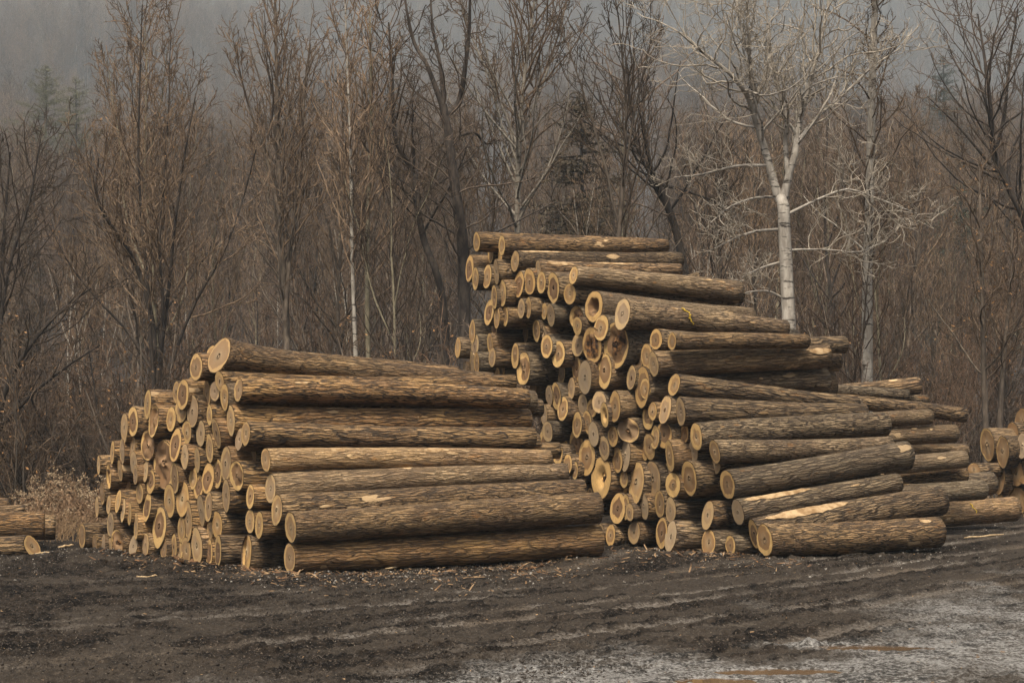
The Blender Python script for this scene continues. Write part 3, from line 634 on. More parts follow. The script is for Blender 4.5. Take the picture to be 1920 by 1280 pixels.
def build_pile(logs, P0, P1, theta, L, warm, group, where, seed):
    name_logs(logs, where)
    rg = np.random.default_rng(seed)
    A = np.array([math.sin(theta), math.cos(theta), 0]); PP = np.array([-A[1], A[0], 0])
    fd = np.array([P1[0] - P0[0], P1[1] - P0[1], 0.]); fd /= np.linalg.norm(fd)
    FN = np.array([-fd[1], fd[0], 0])
    if FN @ A < 0: FN = -FN
    # each sawn end lies on the stack's face; neighbours that would overlap are pushed apart in depth
    rays = [ray(l[0], l[1]) for l in logs]
    dep = []
    for l, r in zip(logs, rays):
        e = l[5].get('e', 0)
        k = FN @ (np.array([P0[0], P0[1], 0]) - A * e * 1.0 - np.array([0, 0, 0])) / (FN @ r)
        dep.append(k)
    dep = np.array(dep); dep0 = dep.copy()
    R0 = np.array(rays); hp = np.array([l[2] for l in logs]) / F * .5 * 1.08
    for it in range(240):
        P = ORG + R0 * dep[:, None]; rad = hp * dep
        s = P @ PP; z = P[:, 2]
        ds = s[:, None] - s[None]; dz = z[:, None] - z[None]
        need = (rad[:, None] + rad[None]) * .97
        gap = need ** 2 - dz ** 2
        ov = np.sqrt(np.maximum(gap, 0)) - np.abs(ds)
        np.fill_diagonal(ov, 0)
        ov = np.maximum(ov, 0)
        # only worth it when a moderate shift clears the overlap
        ov[ov > .45] = .45
        push = (np.sign(ds + 1e-6) * ov).sum(1) * .18
        dep = dep + np.clip(push, -.06, .06) + (dep0 - dep) * .05
    for n, (l, r, k) in enumerate(zip(logs, rays, dep)):
        x, y, h, w, stl, op = l
        st = dict(ST[stl])
        for key in ('rot', 'hd', 'hs', 'grey', 'rough', 'step'):
            if key in op: st[key] = op[key]
        if 'patches' in op: st['patches'] = op['patches']
        if 'pt' in op: st['point'] = op['pt']
        if 'pa' in op: st['point_at'] = op['pa']
        P = ORG + r * k; r0 = h / F * .5 * k * (.965 if 'R' in op else 1.09)
        D = A + PP * rg.normal() * .015; D[2] = rg.normal() * .008; LL = L * rg.uniform(.93, 1.03); r1 = r0 * rg.uniform(.82, .93)
        if 'R' in op:
            x2, y2, h2 = op['R']; r2 = ray(x2, y2)
            nrm = np.array([A[1], -A[0], 0]); k2 = nrm @ P / (nrm @ r2)
            P2 = ORG + r2 * k2; D = P2 - P; LL = np.linalg.norm(D); D = D / LL; r1 = h2 / F * .5 * k2
        # slant of the saw cut from how wide the end looks
        if stl in 'pPrRb': st['hd'] = min(.8, max(.02, st['hd'] + float(rg.uniform(-.10, .22))))
        if stl in 'pPrRb' and rg.random() < .26: st['grey'] = float(rg.uniform(.25, .6))
        if stl in 'pPrRb' and rg.random() < .15: st['rot'] = float(rg.uniform(.08, .22))
        if stl in 'pPrRb' and rg.random() < .2: st['point'] = float(rg.uniform(.05, .16)); st['point_at'] = float(rg.choice([-1.57, 1.57]) + rg.normal() * .4)
        cn = cut_normal(D, r, w / h)
        cn = cn + np.array([0, 0, rg.normal() * .07 + op.get('tilt', 0)]); cn /= np.linalg.norm(cn)
        fl = op.get('fl', 0.0)
        paint = [(1.15, -1.0 + math.pi / 2 * 0, 1.28, .0)] if op.get('paint') else None
        if paint: paint = [(1.05, 2.2, 1.18, 2.75), (1.18, 2.75, 1.16, 3.1), (1.16, 3.1, 1.26, 3.6)]
        make_log('log', P, D, LL, r0 / (1 + fl), r1, cn, st, warm, op['L'], 'log', group, detail=('R' in op), flare=fl, seed=seed * 1000 + n, paint=paint)

gl0, gl1 = ground_pt(545, 1075), ground_pt(154, 1027)
gr0, gr1 = ground_pt(1435, 1045), ground_pt(1140, 1022)
build_pile(LEFT, gl0, gl1, R(67), 4.75, .85, 'logs of the left stack', 'left stack', 1)
build_pile(RIGHT, gr0, gr1, R(61), 3.7, .35, 'logs of the tall stack', 'tall stack', 2)

def loose_log(x1, y1, x2, y2, h1, h2, d2, theta, stl, label, group, seed, ext=0.0, warm=.4, name='log', paint=None, near_right=False, L=None, cut=None):
    """a log seen along its side: left and right end middles in the photograph, depth of the right end"""
    A = np.array([math.sin(theta), math.cos(theta), 0])
    P2 = at(x2, y2, d2)
    nrm = np.array([A[1], -A[0], 0]); r1 = ray(x1, y1)
    k = (nrm @ P2) / (nrm @ r1)
    P1 = ORG + r1 * k
    D = P2 - P1; l = np.linalg.norm(D); D = D / l
    P1 = P1 - D * ext; l += ext
    ra, rb = h1 / F * .5 * P1[1], h2 / F * .5 * P2[1]
    if near_right: P1, P2, D, ra, rb = P2, P1, -D, rb, ra
    rg = np.random.default_rng(seed)
    cn = -D + np.array([0, 0, rg.normal() * .06]); 
    if cut is not None: cn = cn + np.array(cut)
    cn /= np.linalg.norm(cn)
    make_log(name, P1, D, l, ra, rb, cn, dict(ST[stl]), warm, label, 'log', group, seed=seed, paint=paint)
G2 = 'logs lying behind the right end of the tall stack'
TH2 = R(63)
for i, a in enumerate([
    (1560,737,1720,723,32,33,43.5,1.8,'short grey log topmost of those behind the right end of the tall stack'),
    (1555,730,1700,741,22,22,42.5,1.8,'thin brown log just under the topmost one behind the right end'),
    (1660,748,1738,751,24,22,44,2.4,'stubby log with a bright broken end poking out right, upper back group'),
    (1595,756,1807,778,27,29,43.0,1.5,'long tapering grey log with a round knot scar near its right tip'),
    (1650,787,1743,781,30,29,42.3,2.4,'brown log directly right of the light grey-barked log'),
    (1650,820,1789,812,34,34,42.6,2.4,'pinkish-grey log under the knot-scarred log, right end group'),
    (1690,846,1809,846,28,30,43.2,2.4,'upper log of the pair right of the rising thick log'),
    (1690,869,1807,861,30,34,42.4,2.4,'pale-scarred lower log of the pair right of the rising thick log'),
    (1640,906,1808,889,28,30,42.8,2.0,'dark mottled log with an orange scar, below the pale-scarred pair'),
    (1620,930,1842,918,36,38,42.6,1.0,'furrowed log just above the low yellow-marked log, far right'),
    (1700,918,1858,906,42,44,44.6,2.2,'thick log end stub beside the brown end stack at right'),
    (1700,968,1901,953,46,47,44.6,1.8,'lowest far-right log on the ground with a yellow paint stroke'),
    (1330,722,1548,711,40,40,39.9,1.2,'dark log tucked under the orange-peeled long log at right'),
    (1540,655,1308,517,10,14,46,0,None)]):
    if a[8] is None: continue
    loose_log(*a[:7], TH2, 'r', a[8], G2, 300 + i, ext=a[7], warm=.35, paint=[(3.1, 2.4, 3.2, 3.2)] if i == 11 else None)
for i, a in enumerate([(1300,520,1308,517,14,16,44.5,3.0,'thin torn log end showing behind the thickening long log')]):
    loose_log(*a[:7], TH2, 'r', a[8], G2, 340 + i, ext=a[7], warm=.5)
G3 = 'logs at the left edge of the yard'
for i, a in enumerate([
    (-160,1040,60,1024,50,46,37.0,'front log at the left edge with a sawn notch at its tip'),
    (-170,990,84,984,54,50,38.2,'thick furrowed log lying on the front log at left edge'),
    (-120,990,104,988,44,44,39.6,'log end poking out behind the thick furrowed log, left edge'),
    (-150,960,46,962,30,30,39.4,'thin log on top of the thick one at left edge'),
    (-190,948,16,946,26,26,40.2,'topmost short log tip at the left edge')]):
    loose_log(*a[:7], R(80), 'P', a[7], G3, 360 + i, ext=1.0, warm=.75, near_right=True, cut=(0, -.55 if i == 0 else 0, .25 if i == 0 else 0))
G4 = 'logs of the stack at the right edge'
for i, a in enumerate([
    (1851,832,62,26,'broad upper left split end of the right-edge stack'), (1880,846,60,24,'second split end from the left in the right-edge stack'),
    (1873,898,56,22,'narrow pointed end in the middle of the right-edge stack'), (1904,886,54,32,'broad end with a ragged edge at the right edge'), (1917,792,54,26,'orange end topmost at the right edge'),
    (1917,836,48,22,'barked end just below the orange one, right edge'), (1909,938,50,32,'lowest brown end of the right-edge stack on the ground'), (1826,880,26,22,'small splintered chunk end left of the right-edge stack'),
    (1888,935,40,20,'recessed end at the foot of the right-edge stack'), (1863,870,40,18,'small end wedged under the broad upper left one, right-edge stack'),
    (1894,918,42,20,'small end just above the foot of the right-edge stack'), (1920,884,46,22,'end cut off by the frame in the middle of the right-edge stack'),
    (1899,812,42,22,'end between the orange top one and the second split end, right edge'), (1876,946,38,18,'lowest left end on the ground, right-edge stack')]):
    x, y, h, w, lab = a
    d = 50.5 + (0, -.6, -.2, -.5, .2, -.9, -.4, -.6, .5, .1, -.1, -.75, .15, .3)[i]; P = at(x, y, d); D = np.array([math.sin(R(62)), math.cos(R(62)), 0])
    stl = dict(ST['o' if i != 5 else 'g']); stl['hd'] = .42; stl['hs'] = .95; stl['point'] = .09 if i in (0, 1, 2) else 0; stl['rough'] = .02; stl['rot'] = .0
    make_log('log', P, D, 3.2, h / F * .5 * d, h / F * .45 * d, cut_normal(D, ray(x, y), w / h) + np.array([0, 0, .08 * (i % 3 - 1)]), stl, .3, lab, 'log', G4, seed=400 + i)

# ------------------------------------------------------------------ trees
def norm(v): return v / (np.linalg.norm(v) + 1e-9)
def shoot(p, d, L, n, wander, up, rg, droop=0.0):
    P = [np.array(p, float)]; d = norm(np.array(d, float)); st = L / n
    for i in range(n):
        d = norm(d + rg.normal(size=3) * wander + np.array([0, 0, up - droop * i / n]))
        P.append(P[-1] + d * st)
    return np.array(P)

def side_dir(t, ang, az):
    t = norm(t); a = norm(np.cross(t, [.3, .5, .8] if abs(t[2]) > .8 else [0, 0, 1.])); b = np.cross(t, a)
    return t * math.cos(ang) + (a * math.cos(az) + b * math.sin(az)) * math.sin(ang)

def on(P, t):
    f = t * (len(P) - 1); i = min(int(f), len(P) - 2)
    return P[i] + (P[i + 1] - P[i]) * (f - i), P[i + 1] - P[i]

def grow(limbs, rg, tb_t, tb_c, n1=26, n2=6, n3=3, l1=.34, l2=.42, l3=.40, ang=(35, 60), start=.25, wander=.13, up=.05, rmin=.0065, leaves=0, leaf_mat=1, droop=0.0, top_taper=.55, w3=.22, lsize=.03):
    """limbs: (points, radii). Side branches, their branches and twigs grow off each limb"""
    leafpts = []
    for P, r, *plain in limbs:
        tb_t.add(P, r, 9)
        if plain: continue
        LT = np.linalg.norm(np.diff(P, axis=0), axis=1).sum()
        az = rg.uniform(0, 6.28)
        n1_ = max(3, int(n1 * LT / 9))
        for k in range(n1_):
            t = start + (1 - start) * ((k + rg.uniform(.1, .9)) / n1_)
            p, d = on(P, min(t, .995)); az += 2.4 + rg.normal() * .4
            a = R(rg.uniform(*ang)); L1 = l1 * LT * (1 - top_taper * t) * rg.uniform(.55, 1.15)
            rb = np.interp(t, np.linspace(0, 1, len(r)), r)
            r1 = min(rb * .55, .010 + L1 * .009)
            B = shoot(p, side_dir(d, a, az), L1, 10, wander * .85, up, rg, droop)
            (tb_t if r1 > .03 else tb_c).add(B, np.linspace(r1, rmin * 1.3, len(B)), 4)
            n2_ = max(2, int(n2 * rg.uniform(.7, 1.3) * (.5 + .5 * L1 / (l1 * LT))))
            for j in range(n2_):
                t2 = .15 + .83 * (j + rg.uniform(0, 1)) / n2_
                p2, d2 = on(B, t2)
                L2 = l2 * L1 * (1 - .5 * t2) * rg.uniform(.5, 1.2) + .12
                C = shoot(p2, side_dir(d2, R(rg.uniform(28, 62)), rg.uniform(0, 6.28)), L2, 6, wander * 1.3, up, rg, droop)
                tb_c.add(C, np.linspace(min(r1 * .5, .005 + L2 * .006), rmin, len(C)), 3)
                for q in range(n3):
                    t3 = .2 + .8 * (q + rg.uniform(0, 1)) / n3
                    p3, d3 = on(C, min(t3, .99))
                    L3 = l3 * L2 * rg.uniform(.5, 1.3) + .08
                    E = shoot(p3, side_dir(d3, R(rg.uniform(25, 60)), rg.uniform(0, 6.28)), L3, 3, w3, up, rg, droop)
                    tb_c.add(E, np.linspace(rmin * 1.05, rmin * .7, len(E)), 3)
                    if leaves and rg.random() < leaves: leafpts.append(E[-1] + rg.normal(size=3) * .03)
    if leafpts: tb_c.quads(leafpts, lsize, leaf_mat, rg)

def tree_obj(name, label, loc, limbs, seed, trunk_mat, twig_mat, group=None, **kw):
    rg = np.random.default_rng(seed); a, b = Tubes(), Tubes()
    grow(limbs, rg, a, b, **kw)
    root = thing(name, label, 'tree', loc, group)
    put('trunk', a.mesh('trunk', trunk_mat), root)
    put('branches', b.mesh('branches', [twig_mat, LEAF]), root)
    return root

def px_limb(pts, depth, base, widths, jz=0.25, seed=0):
    """a limb measured in the photograph, as points around the tree's base, at its own distance and with depth of its own"""
    rg = np.random.default_rng(seed); Q = []; y = 0
    for px, py in pts:
        Q.append(at(px, py, depth) - base + np.array([0, y, 0])); y += rg.normal() * jz
    Q = np.array(Q)
    n = len(Q); m = (n - 1) * 3 + 1
    t = np.linspace(0, n - 1, m)
    P = np.stack([np.interp(t, np.arange(n), Q[:, k]) for k in range(3)], 1)
    P[1:-1] = (P[:-2] + 2 * P[1:-1] + P[2:]) / 4
    w = np.interp(t, np.arange(n), np.array(widths, float)) / F * depth * .5
    return P, w

def base_of(px, depth):
    p = at(px, 900, depth); return np.array([p[0], p[1], float(zt(p[0], p[1])) - .05])

def featured(label, depth, stems, seed, tm, tw, name='bare_tree', **kw):
    """stems: list of (pixel points from the foot up, pixel widths); the first starts at the ground"""
    x0 = stems[0][0][0][0]; b = base_of(x0, depth)
    limbs = []
    for i, (pts, wd, *plain) in enumerate(stems):
        P, w = px_limb(pts, depth, b, wd, seed=seed + i)
        if i == 0:
            P = np.concatenate([[[0, 0, 0]], P]); w = np.concatenate([[w[0] * 1.15], w])
        limbs.append((P, w, *plain))
    return tree_obj(name, label, b, limbs, seed, tm, tw, **kw)

# the white tree behind the tall stack
featured('big white-barked tree forking low behind the tall stack', 54, [
    ([(1480, 760), (1478, 640), (1474, 540), (1468, 440), (1466, 390), (1462, 372)], [31, 27, 25, 24, 23, 20], 'no branches'),
    ([(1462, 376), (1450, 340), (1440, 300), (1420, 240), (1403, 195), (1395, 180), (1360, 150), (1310, 115), (1262, 85)], [19.0, 16.2, 14.3, 12.3, 11.5, 10.5, 7.6, 5.7, 2.8]),
    ([(1403, 195), (1410, 150), (1402, 110), (1390, 85), (1378, 40), (1370, -20)], [9.4, 7.8, 6.2, 6.2, 3.9, 2.3]),
    ([(1466, 390), (1478, 330), (1490, 290), (1500, 230), (1520, 150), (1545, 60), (1560, -20)], [19.0, 14.3, 13.3, 10.5, 8.5, 5.7, 2.8]),
    ([(1478, 330), (1474, 260), (1478, 230), (1460, 170), (1440, 90), (1432, 0)], [10.1, 8.6, 7.8, 6.2, 4.7, 2.3]),
    ([(1500, 260), (1530, 220), (1580, 180), (1640, 120), (1690, 90)], [7.0, 6.2, 4.7, 3.9, 1.6]),
    ([(1477, 470), (1500, 468), (1560, 466), (1620, 470), (1680, 440)], [4.7, 3.9, 3.1, 2.3, 1.6]),
    ([(1462, 430), (1420, 430), (1380, 445), (1330, 470)], [6.2, 4.7, 3.9, 1.6]),
    ([(1440, 310), (1380, 310), (1320, 325), (1265, 330)], [6.2, 4.7, 3.9, 1.6]),
    ([(1465, 370), (1420, 368), (1370, 385), (1330, 420)], [5.5, 4.7, 3.1, 1.6]),
    ([(1470, 560), (1440, 545), (1400, 548), (1375, 560)], [4.7, 3.9, 2.3, 1.6]),
    ([(1470, 490), (1430, 500), (1390, 520)], [5.5, 3.9, 1.6]),
    ([(1480, 400), (1530, 375), (1590, 350), (1650, 372), (1720, 400)], [6.2, 4.7, 3.9, 3.1, 1.6]),
], 501, TR_WHITE, TW_WHITE, name='white_tree', n1=44, n2=6, n3=3, l1=.62, l2=.58, l3=.55, ang=(30, 70), start=.30, wander=.25, up=.12, rmin=.0074, droop=.03, w3=.34, top_taper=.45)
featured('tall straight tree with a pale lower trunk right of the white tree', 57, [
    ([(1626, 760), (1626, 640), (1627, 480), (1630, 350), (1630, 200), (1632, 60), (1634, -60)], [22, 21, 18, 17, 15, 13, 11])],
    502, TR_PALE, TW_BROWN, n1=26, n2=6, n3=3, l1=.22, start=.35, rmin=.0085, wander=.2)
featured('dark crooked tree with a thick twisting trunk behind the left end of the tall stack', 59, [
    ([(872, 700), (870, 560), (868, 450), (860, 400), (850, 325), (842, 260), (832, 205)], [26, 24, 22, 20, 18, 17, 15]),
    ([(832, 205), (815, 160), (800, 120), (775, 80), (762, 20), (755, -40)], [12, 10, 8, 7, 5, 3]),
    ([(838, 215), (862, 190), (872, 130), (880, 60), (882, -30)], [13, 12, 9, 7, 4]),
    ([(832, 205), (826, 120), (810, 50), (806, -30)], [9, 7, 5, 3]),
    ([(850, 260), (890, 245), (910, 270), (940, 255)], [7, 6, 4, 2])], 503, TR_DARK, TW_DARK, n1=20, n2=7, n3=3, l1=.36, wander=.2, rmin=.0085)
featured('dark thin tree with an S-bent trunk left of the crooked one', 60, [
    ([(838, 720), (832, 560), (815, 500), (795, 455), (784, 400), (780, 345), (768, 310), (742, 270), (736, 205), (734, 120), (728, 40)], [15, 14, 13, 13, 12, 11, 10, 9, 8, 5, 3])],
    504, TR_DARK, TW_BROWN, n1=26, n2=7, n3=3, l1=.26, start=.35, rmin=.0085)
featured('slim tree with a pale straight stem rising over the crest of the tall stack', 61, [
    ([(966, 700), (968, 540), (970, 420), (971, 320), (976, 220), (985, 130), (1000, 20), (1010, -40)], [14, 13, 11, 10, 8, 7, 5, 4]),
    ([(973, 280), (950, 220), (915, 140), (880, 60), (860, -10)], [6, 5, 4, 3, 2]),
    ([(974, 260), (1010, 180), (1040, 90), (1060, 0)], [6, 5, 4, 2])], 505, TR_GREY, TW_BROWN, n1=34, n2=6, n3=3, l1=.36, start=.3, ang=(25, 45), up=.08, rmin=.0085)
featured('slender white-stemmed tree above the right part of the left stack', 58, [
    ([(669, 720), (664, 600), (660, 480), (658, 340), (656, 240), (650, 120), (646, 0)], [9, 8, 7, 7, 5, 4, 3])], 506, TR_PALE, TW_BROWN, n1=30, n2=6, n3=3, l1=.26, start=.3, ang=(25, 45), up=.1, rmin=.0085)
featured('slender olive-stemmed tree just right of the slender white-stemmed one', 58.5, [
    ([(692, 720), (689, 600), (687, 480), (688, 340), (690, 240), (690, 120), (686, 0)], [9, 9, 8, 8, 6, 5, 3])], 507, TR_OLIVE, TW_BROWN, n1=30, n2=6, n3=3, l1=.28, start=.3, ang=(25, 45), up=.1, rmin=.0085)
featured('tall straight brown tree standing left of the slender pair', 60, [
    ([(540, 740), (535, 600), (528, 480), (524, 380), (516, 240), (514, 120), (511, -30)], [14, 13, 12, 11, 9, 7, 4]),
    ([(535, 600), (545, 450), (560, 330), (566, 200), (580, 80)], [8, 7, 6, 5, 3]),
    ([(524, 400), (500, 300), (460, 180), (440, 80)], [7, 6, 4, 2])], 508, TR_BROWN, TW_BROWN, n1=34, n2=6, n3=4, l1=.30, ang=(25, 45), up=.1, rmin=.0085)
featured('wide many-stemmed dark tree behind the left stack', 53, [
    ([(290, 800), (290, 700), (286, 620), (272, 550), (250, 490), (225, 450), (195, 400), (182, 360), (190, 300)], [11.5, 10.8, 10.1, 9.4, 9.4, 7.9, 6.5, 5.0, 2.9]),
    ([(296, 740), (302, 640), (318, 540), (330, 430), (350, 300), (372, 180)], [9.4, 7.9, 6.5, 5.8, 4.3, 2.2]),
    ([(292, 760), (284, 640), (282, 540), (270, 430), (262, 300), (270, 150), (276, 20)], [7.9, 7.2, 5.8, 5.0, 4.3, 3.6, 2.2]),
    ([(298, 770), (330, 650), (370, 560), (420, 480), (450, 380), (480, 280)], [7.2, 6.5, 5.8, 4.3, 3.6, 2.2]),
    ([(288, 700), (240, 620), (180, 560), (130, 500), (90, 420)], [5.8, 5.0, 4.3, 2.9, 1.4]),
    ([(294, 720), (310, 580), (300, 470), (310, 350), (318, 200), (320, 60)], [6.5, 5.8, 5.0, 4.3, 2.9, 1.4])], 509, TR_DARK, TW_BROWN, name='many_stemmed_tree', n1=26, n2=6, n3=4, l1=.36, ang=(25, 50), up=.09, rmin=.0085, leaves=.10)
featured('dark leaning tree sloping up to the left behind the crest of the tall stack', 63, [
    ([(1292, 560), (1272, 440), (1245, 370), (1215, 320), (1190, 275), (1180, 200), (1172, 120)], [17, 15, 14, 12, 9, 7, 4]),
    ([(1228, 345), (1262, 352), (1300, 365), (1340, 380)], [7, 6, 5, 3])], 510, TR_DARK, TW_DARK, n1=24, n2=7, n3=3, l1=.36, rmin=.0085)
featured('dark tree leaning into the frame from the right edge', 60, [
    ([(1990, 760), (1960, 560), (1920, 420), (1880, 340), (1858, 290), (1850, 220), (1838, 130), (1830, 30)], [20, 18, 14, 12, 10, 8, 6, 3]),
    ([(1862, 300), (1885, 220), (1890, 120), (1906, 20)], [8, 7, 5, 3]),
    ([(1858, 310), (1800, 240), (1740, 180)], [6, 4, 2])], 511, TR_DARK, TW_DARK, n1=28, n2=7, n3=3, l1=.34, up=.1, rmin=.0085)
featured('young double-stemmed tree behind the small stack at the right edge', 56, [
    ([(1850, 820), (1846, 700), (1840, 560), (1835, 420), (1842, 300)], [12, 11, 9, 7, 4]),
    ([(1874, 815), (1880, 690), (1895, 560), (1900, 430)], [11, 9, 6, 3])], 512, TR_BROWN, TW_BROWN, n1=30, n2=6, n3=4, l1=.34, rmin=.0085, leaves=.25, lsize=.04)
featured('dark spreading shrub tree at the left edge with arching limbs', 51, [
    ([(-10, 800), (20, 700), (60, 640), (110, 580), (170, 540)], [12, 10, 8, 6, 3]),
    ([(-12, 790), (0, 640), (20, 500), (60, 380), (80, 250)], [10, 9, 7, 5, 2]),
    ([(-8, 810), (60, 740), (130, 690), (200, 650)], [9, 7, 5, 2]),
    ([(-12, 800), (-10, 600), (0, 420), (10, 280)], [10, 8, 6, 3])], 513, TR_DARK, TW_DARK, name='many_stemmed_tree', n1=28, n2=6, n3=4, l1=.42, ang=(25, 50), rmin=.0085)

# kinds for the woods, copied many times
def kind_tree(name, label, group, h, seed, tm, tw, n_stem=1, lean=.08, r=.10, **kw):
    rg = np.random.default_rng(seed); limbs = []
    for s in range(n_stem):
        d = np.array([rg.normal() * lean * (1 + n_stem * .5), rg.normal() * lean * (1 + n_stem * .5), 1])
        hh = h * (1 if s == 0 else rg.uniform(.6, .95))
        P = shoot((rg.normal() * .1 * (s > 0), rg.normal() * .1 * (s > 0), 0), d, hh, 12, .05, .04, rg)
        rr = r * (1 if s == 0 else .7)
        limbs.append((P, np.linspace(rr, .012, len(P)) * (1 + .3 * np.exp(-np.arange(len(P)) * 1.5))))
        if n_stem == 1:
            for f in range(2):                                        # forks
                t = rg.uniform(.35, .65); p, dd = on(P, t)
                B = shoot(p, side_dir(dd, R(rg.uniform(16, 32)), rg.uniform(0, 6.28)), hh * (1 - t) * .9, 8, .07, .08, rg)
                limbs.append((B, np.linspace(rr * (1 - t) * .8, .01, len(B))))
    return tree_obj(name, label, (0, 0, 0), limbs, seed, tm, tw, group, **kw)

GW = 'bare trees of the wood behind the stacks'
LW = 'bare brown tree among the crowded wood behind the log stacks'
KINDS = [
    kind_tree('bare_tree', LW, GW, 13.0, 601, TR_BROWN, TW_BROWN, n1=24, n2=7, n3=3, l1=.34, ang=(25, 48), rmin=.0085, up=.09, leaves=.01),
    kind_tree('bare_tree', LW, GW, 11.5, 602, TR_DARK, TW_DARK, n1=22, n2=7, n3=3, l1=.38, ang=(30, 60), rmin=.0085, up=.05),
    kind_tree('bare_tree', LW, GW, 12.5, 603, TR_OLIVE, TW_BROWN, r=.075, n1=24, n2=7, n3=3, l1=.30, ang=(22, 42), rmin=.0082, up=.1),
    kind_tree('bare_tree', LW, GW, 9.0, 604, TR_BROWN, TW_RED, n_stem=5, r=.055, n1=18, n2=6, n3=3, l1=.34, ang=(20, 42), rmin=.0082, up=.1, leaves=.06),
    kind_tree('bare_tree', LW, GW, 12.0, 605, TR_PALE, TW_BROWN, r=.08, n1=24, n2=7, n3=3, l1=.28, ang=(25, 45), up=.08),
    kind_tree('bare_tree', LW, GW, 10.5, 606, TR_BROWN, TW_RED, n_stem=3, r=.08, n1=20, n2=6, n3=3, l1=.36, ang=(25, 50), up=.08, leaves=.05),
]
GS = 'bare shrubs filling the wood edge behind the stacks'
LS = 'leafless reddish-brown shrub at the wood edge behind the log stacks'
SHRUBS = [
    kind_tree('bare_shrub', LS, GS, 3.8, 621, TR_BROWN, TW_RED, n_stem=7, lean=.12, r=.022, n1=26, n2=5, n3=4, l1=.40, l2=.5, ang=(22, 50), up=.06, start=.08, leaves=.06),
    kind_tree('bare_shrub', LS, GS, 3.2, 622, TR_DARK, TW_DARK, n_stem=6, lean=.16, r=.022, n1=28, n2=5, n3=4, l1=.46, l2=.5, ang=(25, 60), up=.03, start=.08, droop=.08),
    kind_tree('bare_shrub', LS, GS, 3.4, 623, TR_BROWN, TW_BROWN, n_stem=7, lean=.14, r=.02, n1=26, n2=5, n3=4, l1=.42, l2=.5, ang=(25, 55), up=.04, start=.08, leaves=.22, lsize=.035),
]
for s in SHRUBS:
    s['category'] = 'shrub'

def copy_tree(o, loc, rz, sc):
    c = o.copy(); COL.objects.link(c); c.location = loc; c.rotation_euler = (0, 0, rz); c.scale = (sc, sc, sc)
    for ch in list(o.children):
        d = ch.copy(); COL.objects.link(d); d.parent = c
    return c

rt = np.random.default_rng(44)
def scatter(kinds, n, y0, y1, pw, smin, smax, margin=.222, mind=1.5, weights=None):
    pts = []; first = [True] * len(kinds); tries = 0
    while len(pts) < n and tries < n * 60:
        tries += 1
        y = y0 + (y1 - y0) * rt.random() ** pw; x = rt.uniform(-1, 1) * (margin * y + 1.5)
        if y < 62 and (x / y * F + CX > 1690): continue
        if any((x - a) ** 2 + (y - b) ** 2 < mind ** 2 for a, b in pts): continue
        px = x / y * F + CX
        if y > 72 and any(abs(px - h) < 55 for h in (105, 930, 1195)): continue
        pts.append((x, y))
        i = int(rt.choice(len(kinds), p=weights)); loc = (x, y, float(hillz(x, y)) - .06); rz = rt.uniform(0, 6.28); sc = rt.uniform(smin, smax) * (.70 if smax == 1.03 and (px < 240 or 1690 < px < 1800) else 1)
        if first[i]:
            k = kinds[i]; k.location = loc; k.rotation_euler = (0, 0, rz); k.scale = (sc, sc, sc); first[i] = False
        else: copy_tree(kinds[i], loc, rz, sc)
scatter(KINDS, 168, 57, 125, 1.0, .60, 1.03, mind=2.2, weights=[.22, .16, .18, .18, .08, .18])
scatter(SHRUBS, 170, 49.5, 80, 1.25, .7, 1.25, mind=.9)

def stuff_points(name, pts, kinds_objs, smin, smax, seed):
    """one object of many bare trees too many and too far to count: points that carry instances of the woods' own trees"""
    me = bpy.data.meshes.new(name); me.from_pydata([tuple(p) for p in pts], [], [])
    o = put(name, me); tag(o, kind='stuff')
    c = bpy.data.collections.new(name + '_kinds')
    for k in kinds_objs:
        for ch in k.children: c.objects.link(ch)
    return o, c

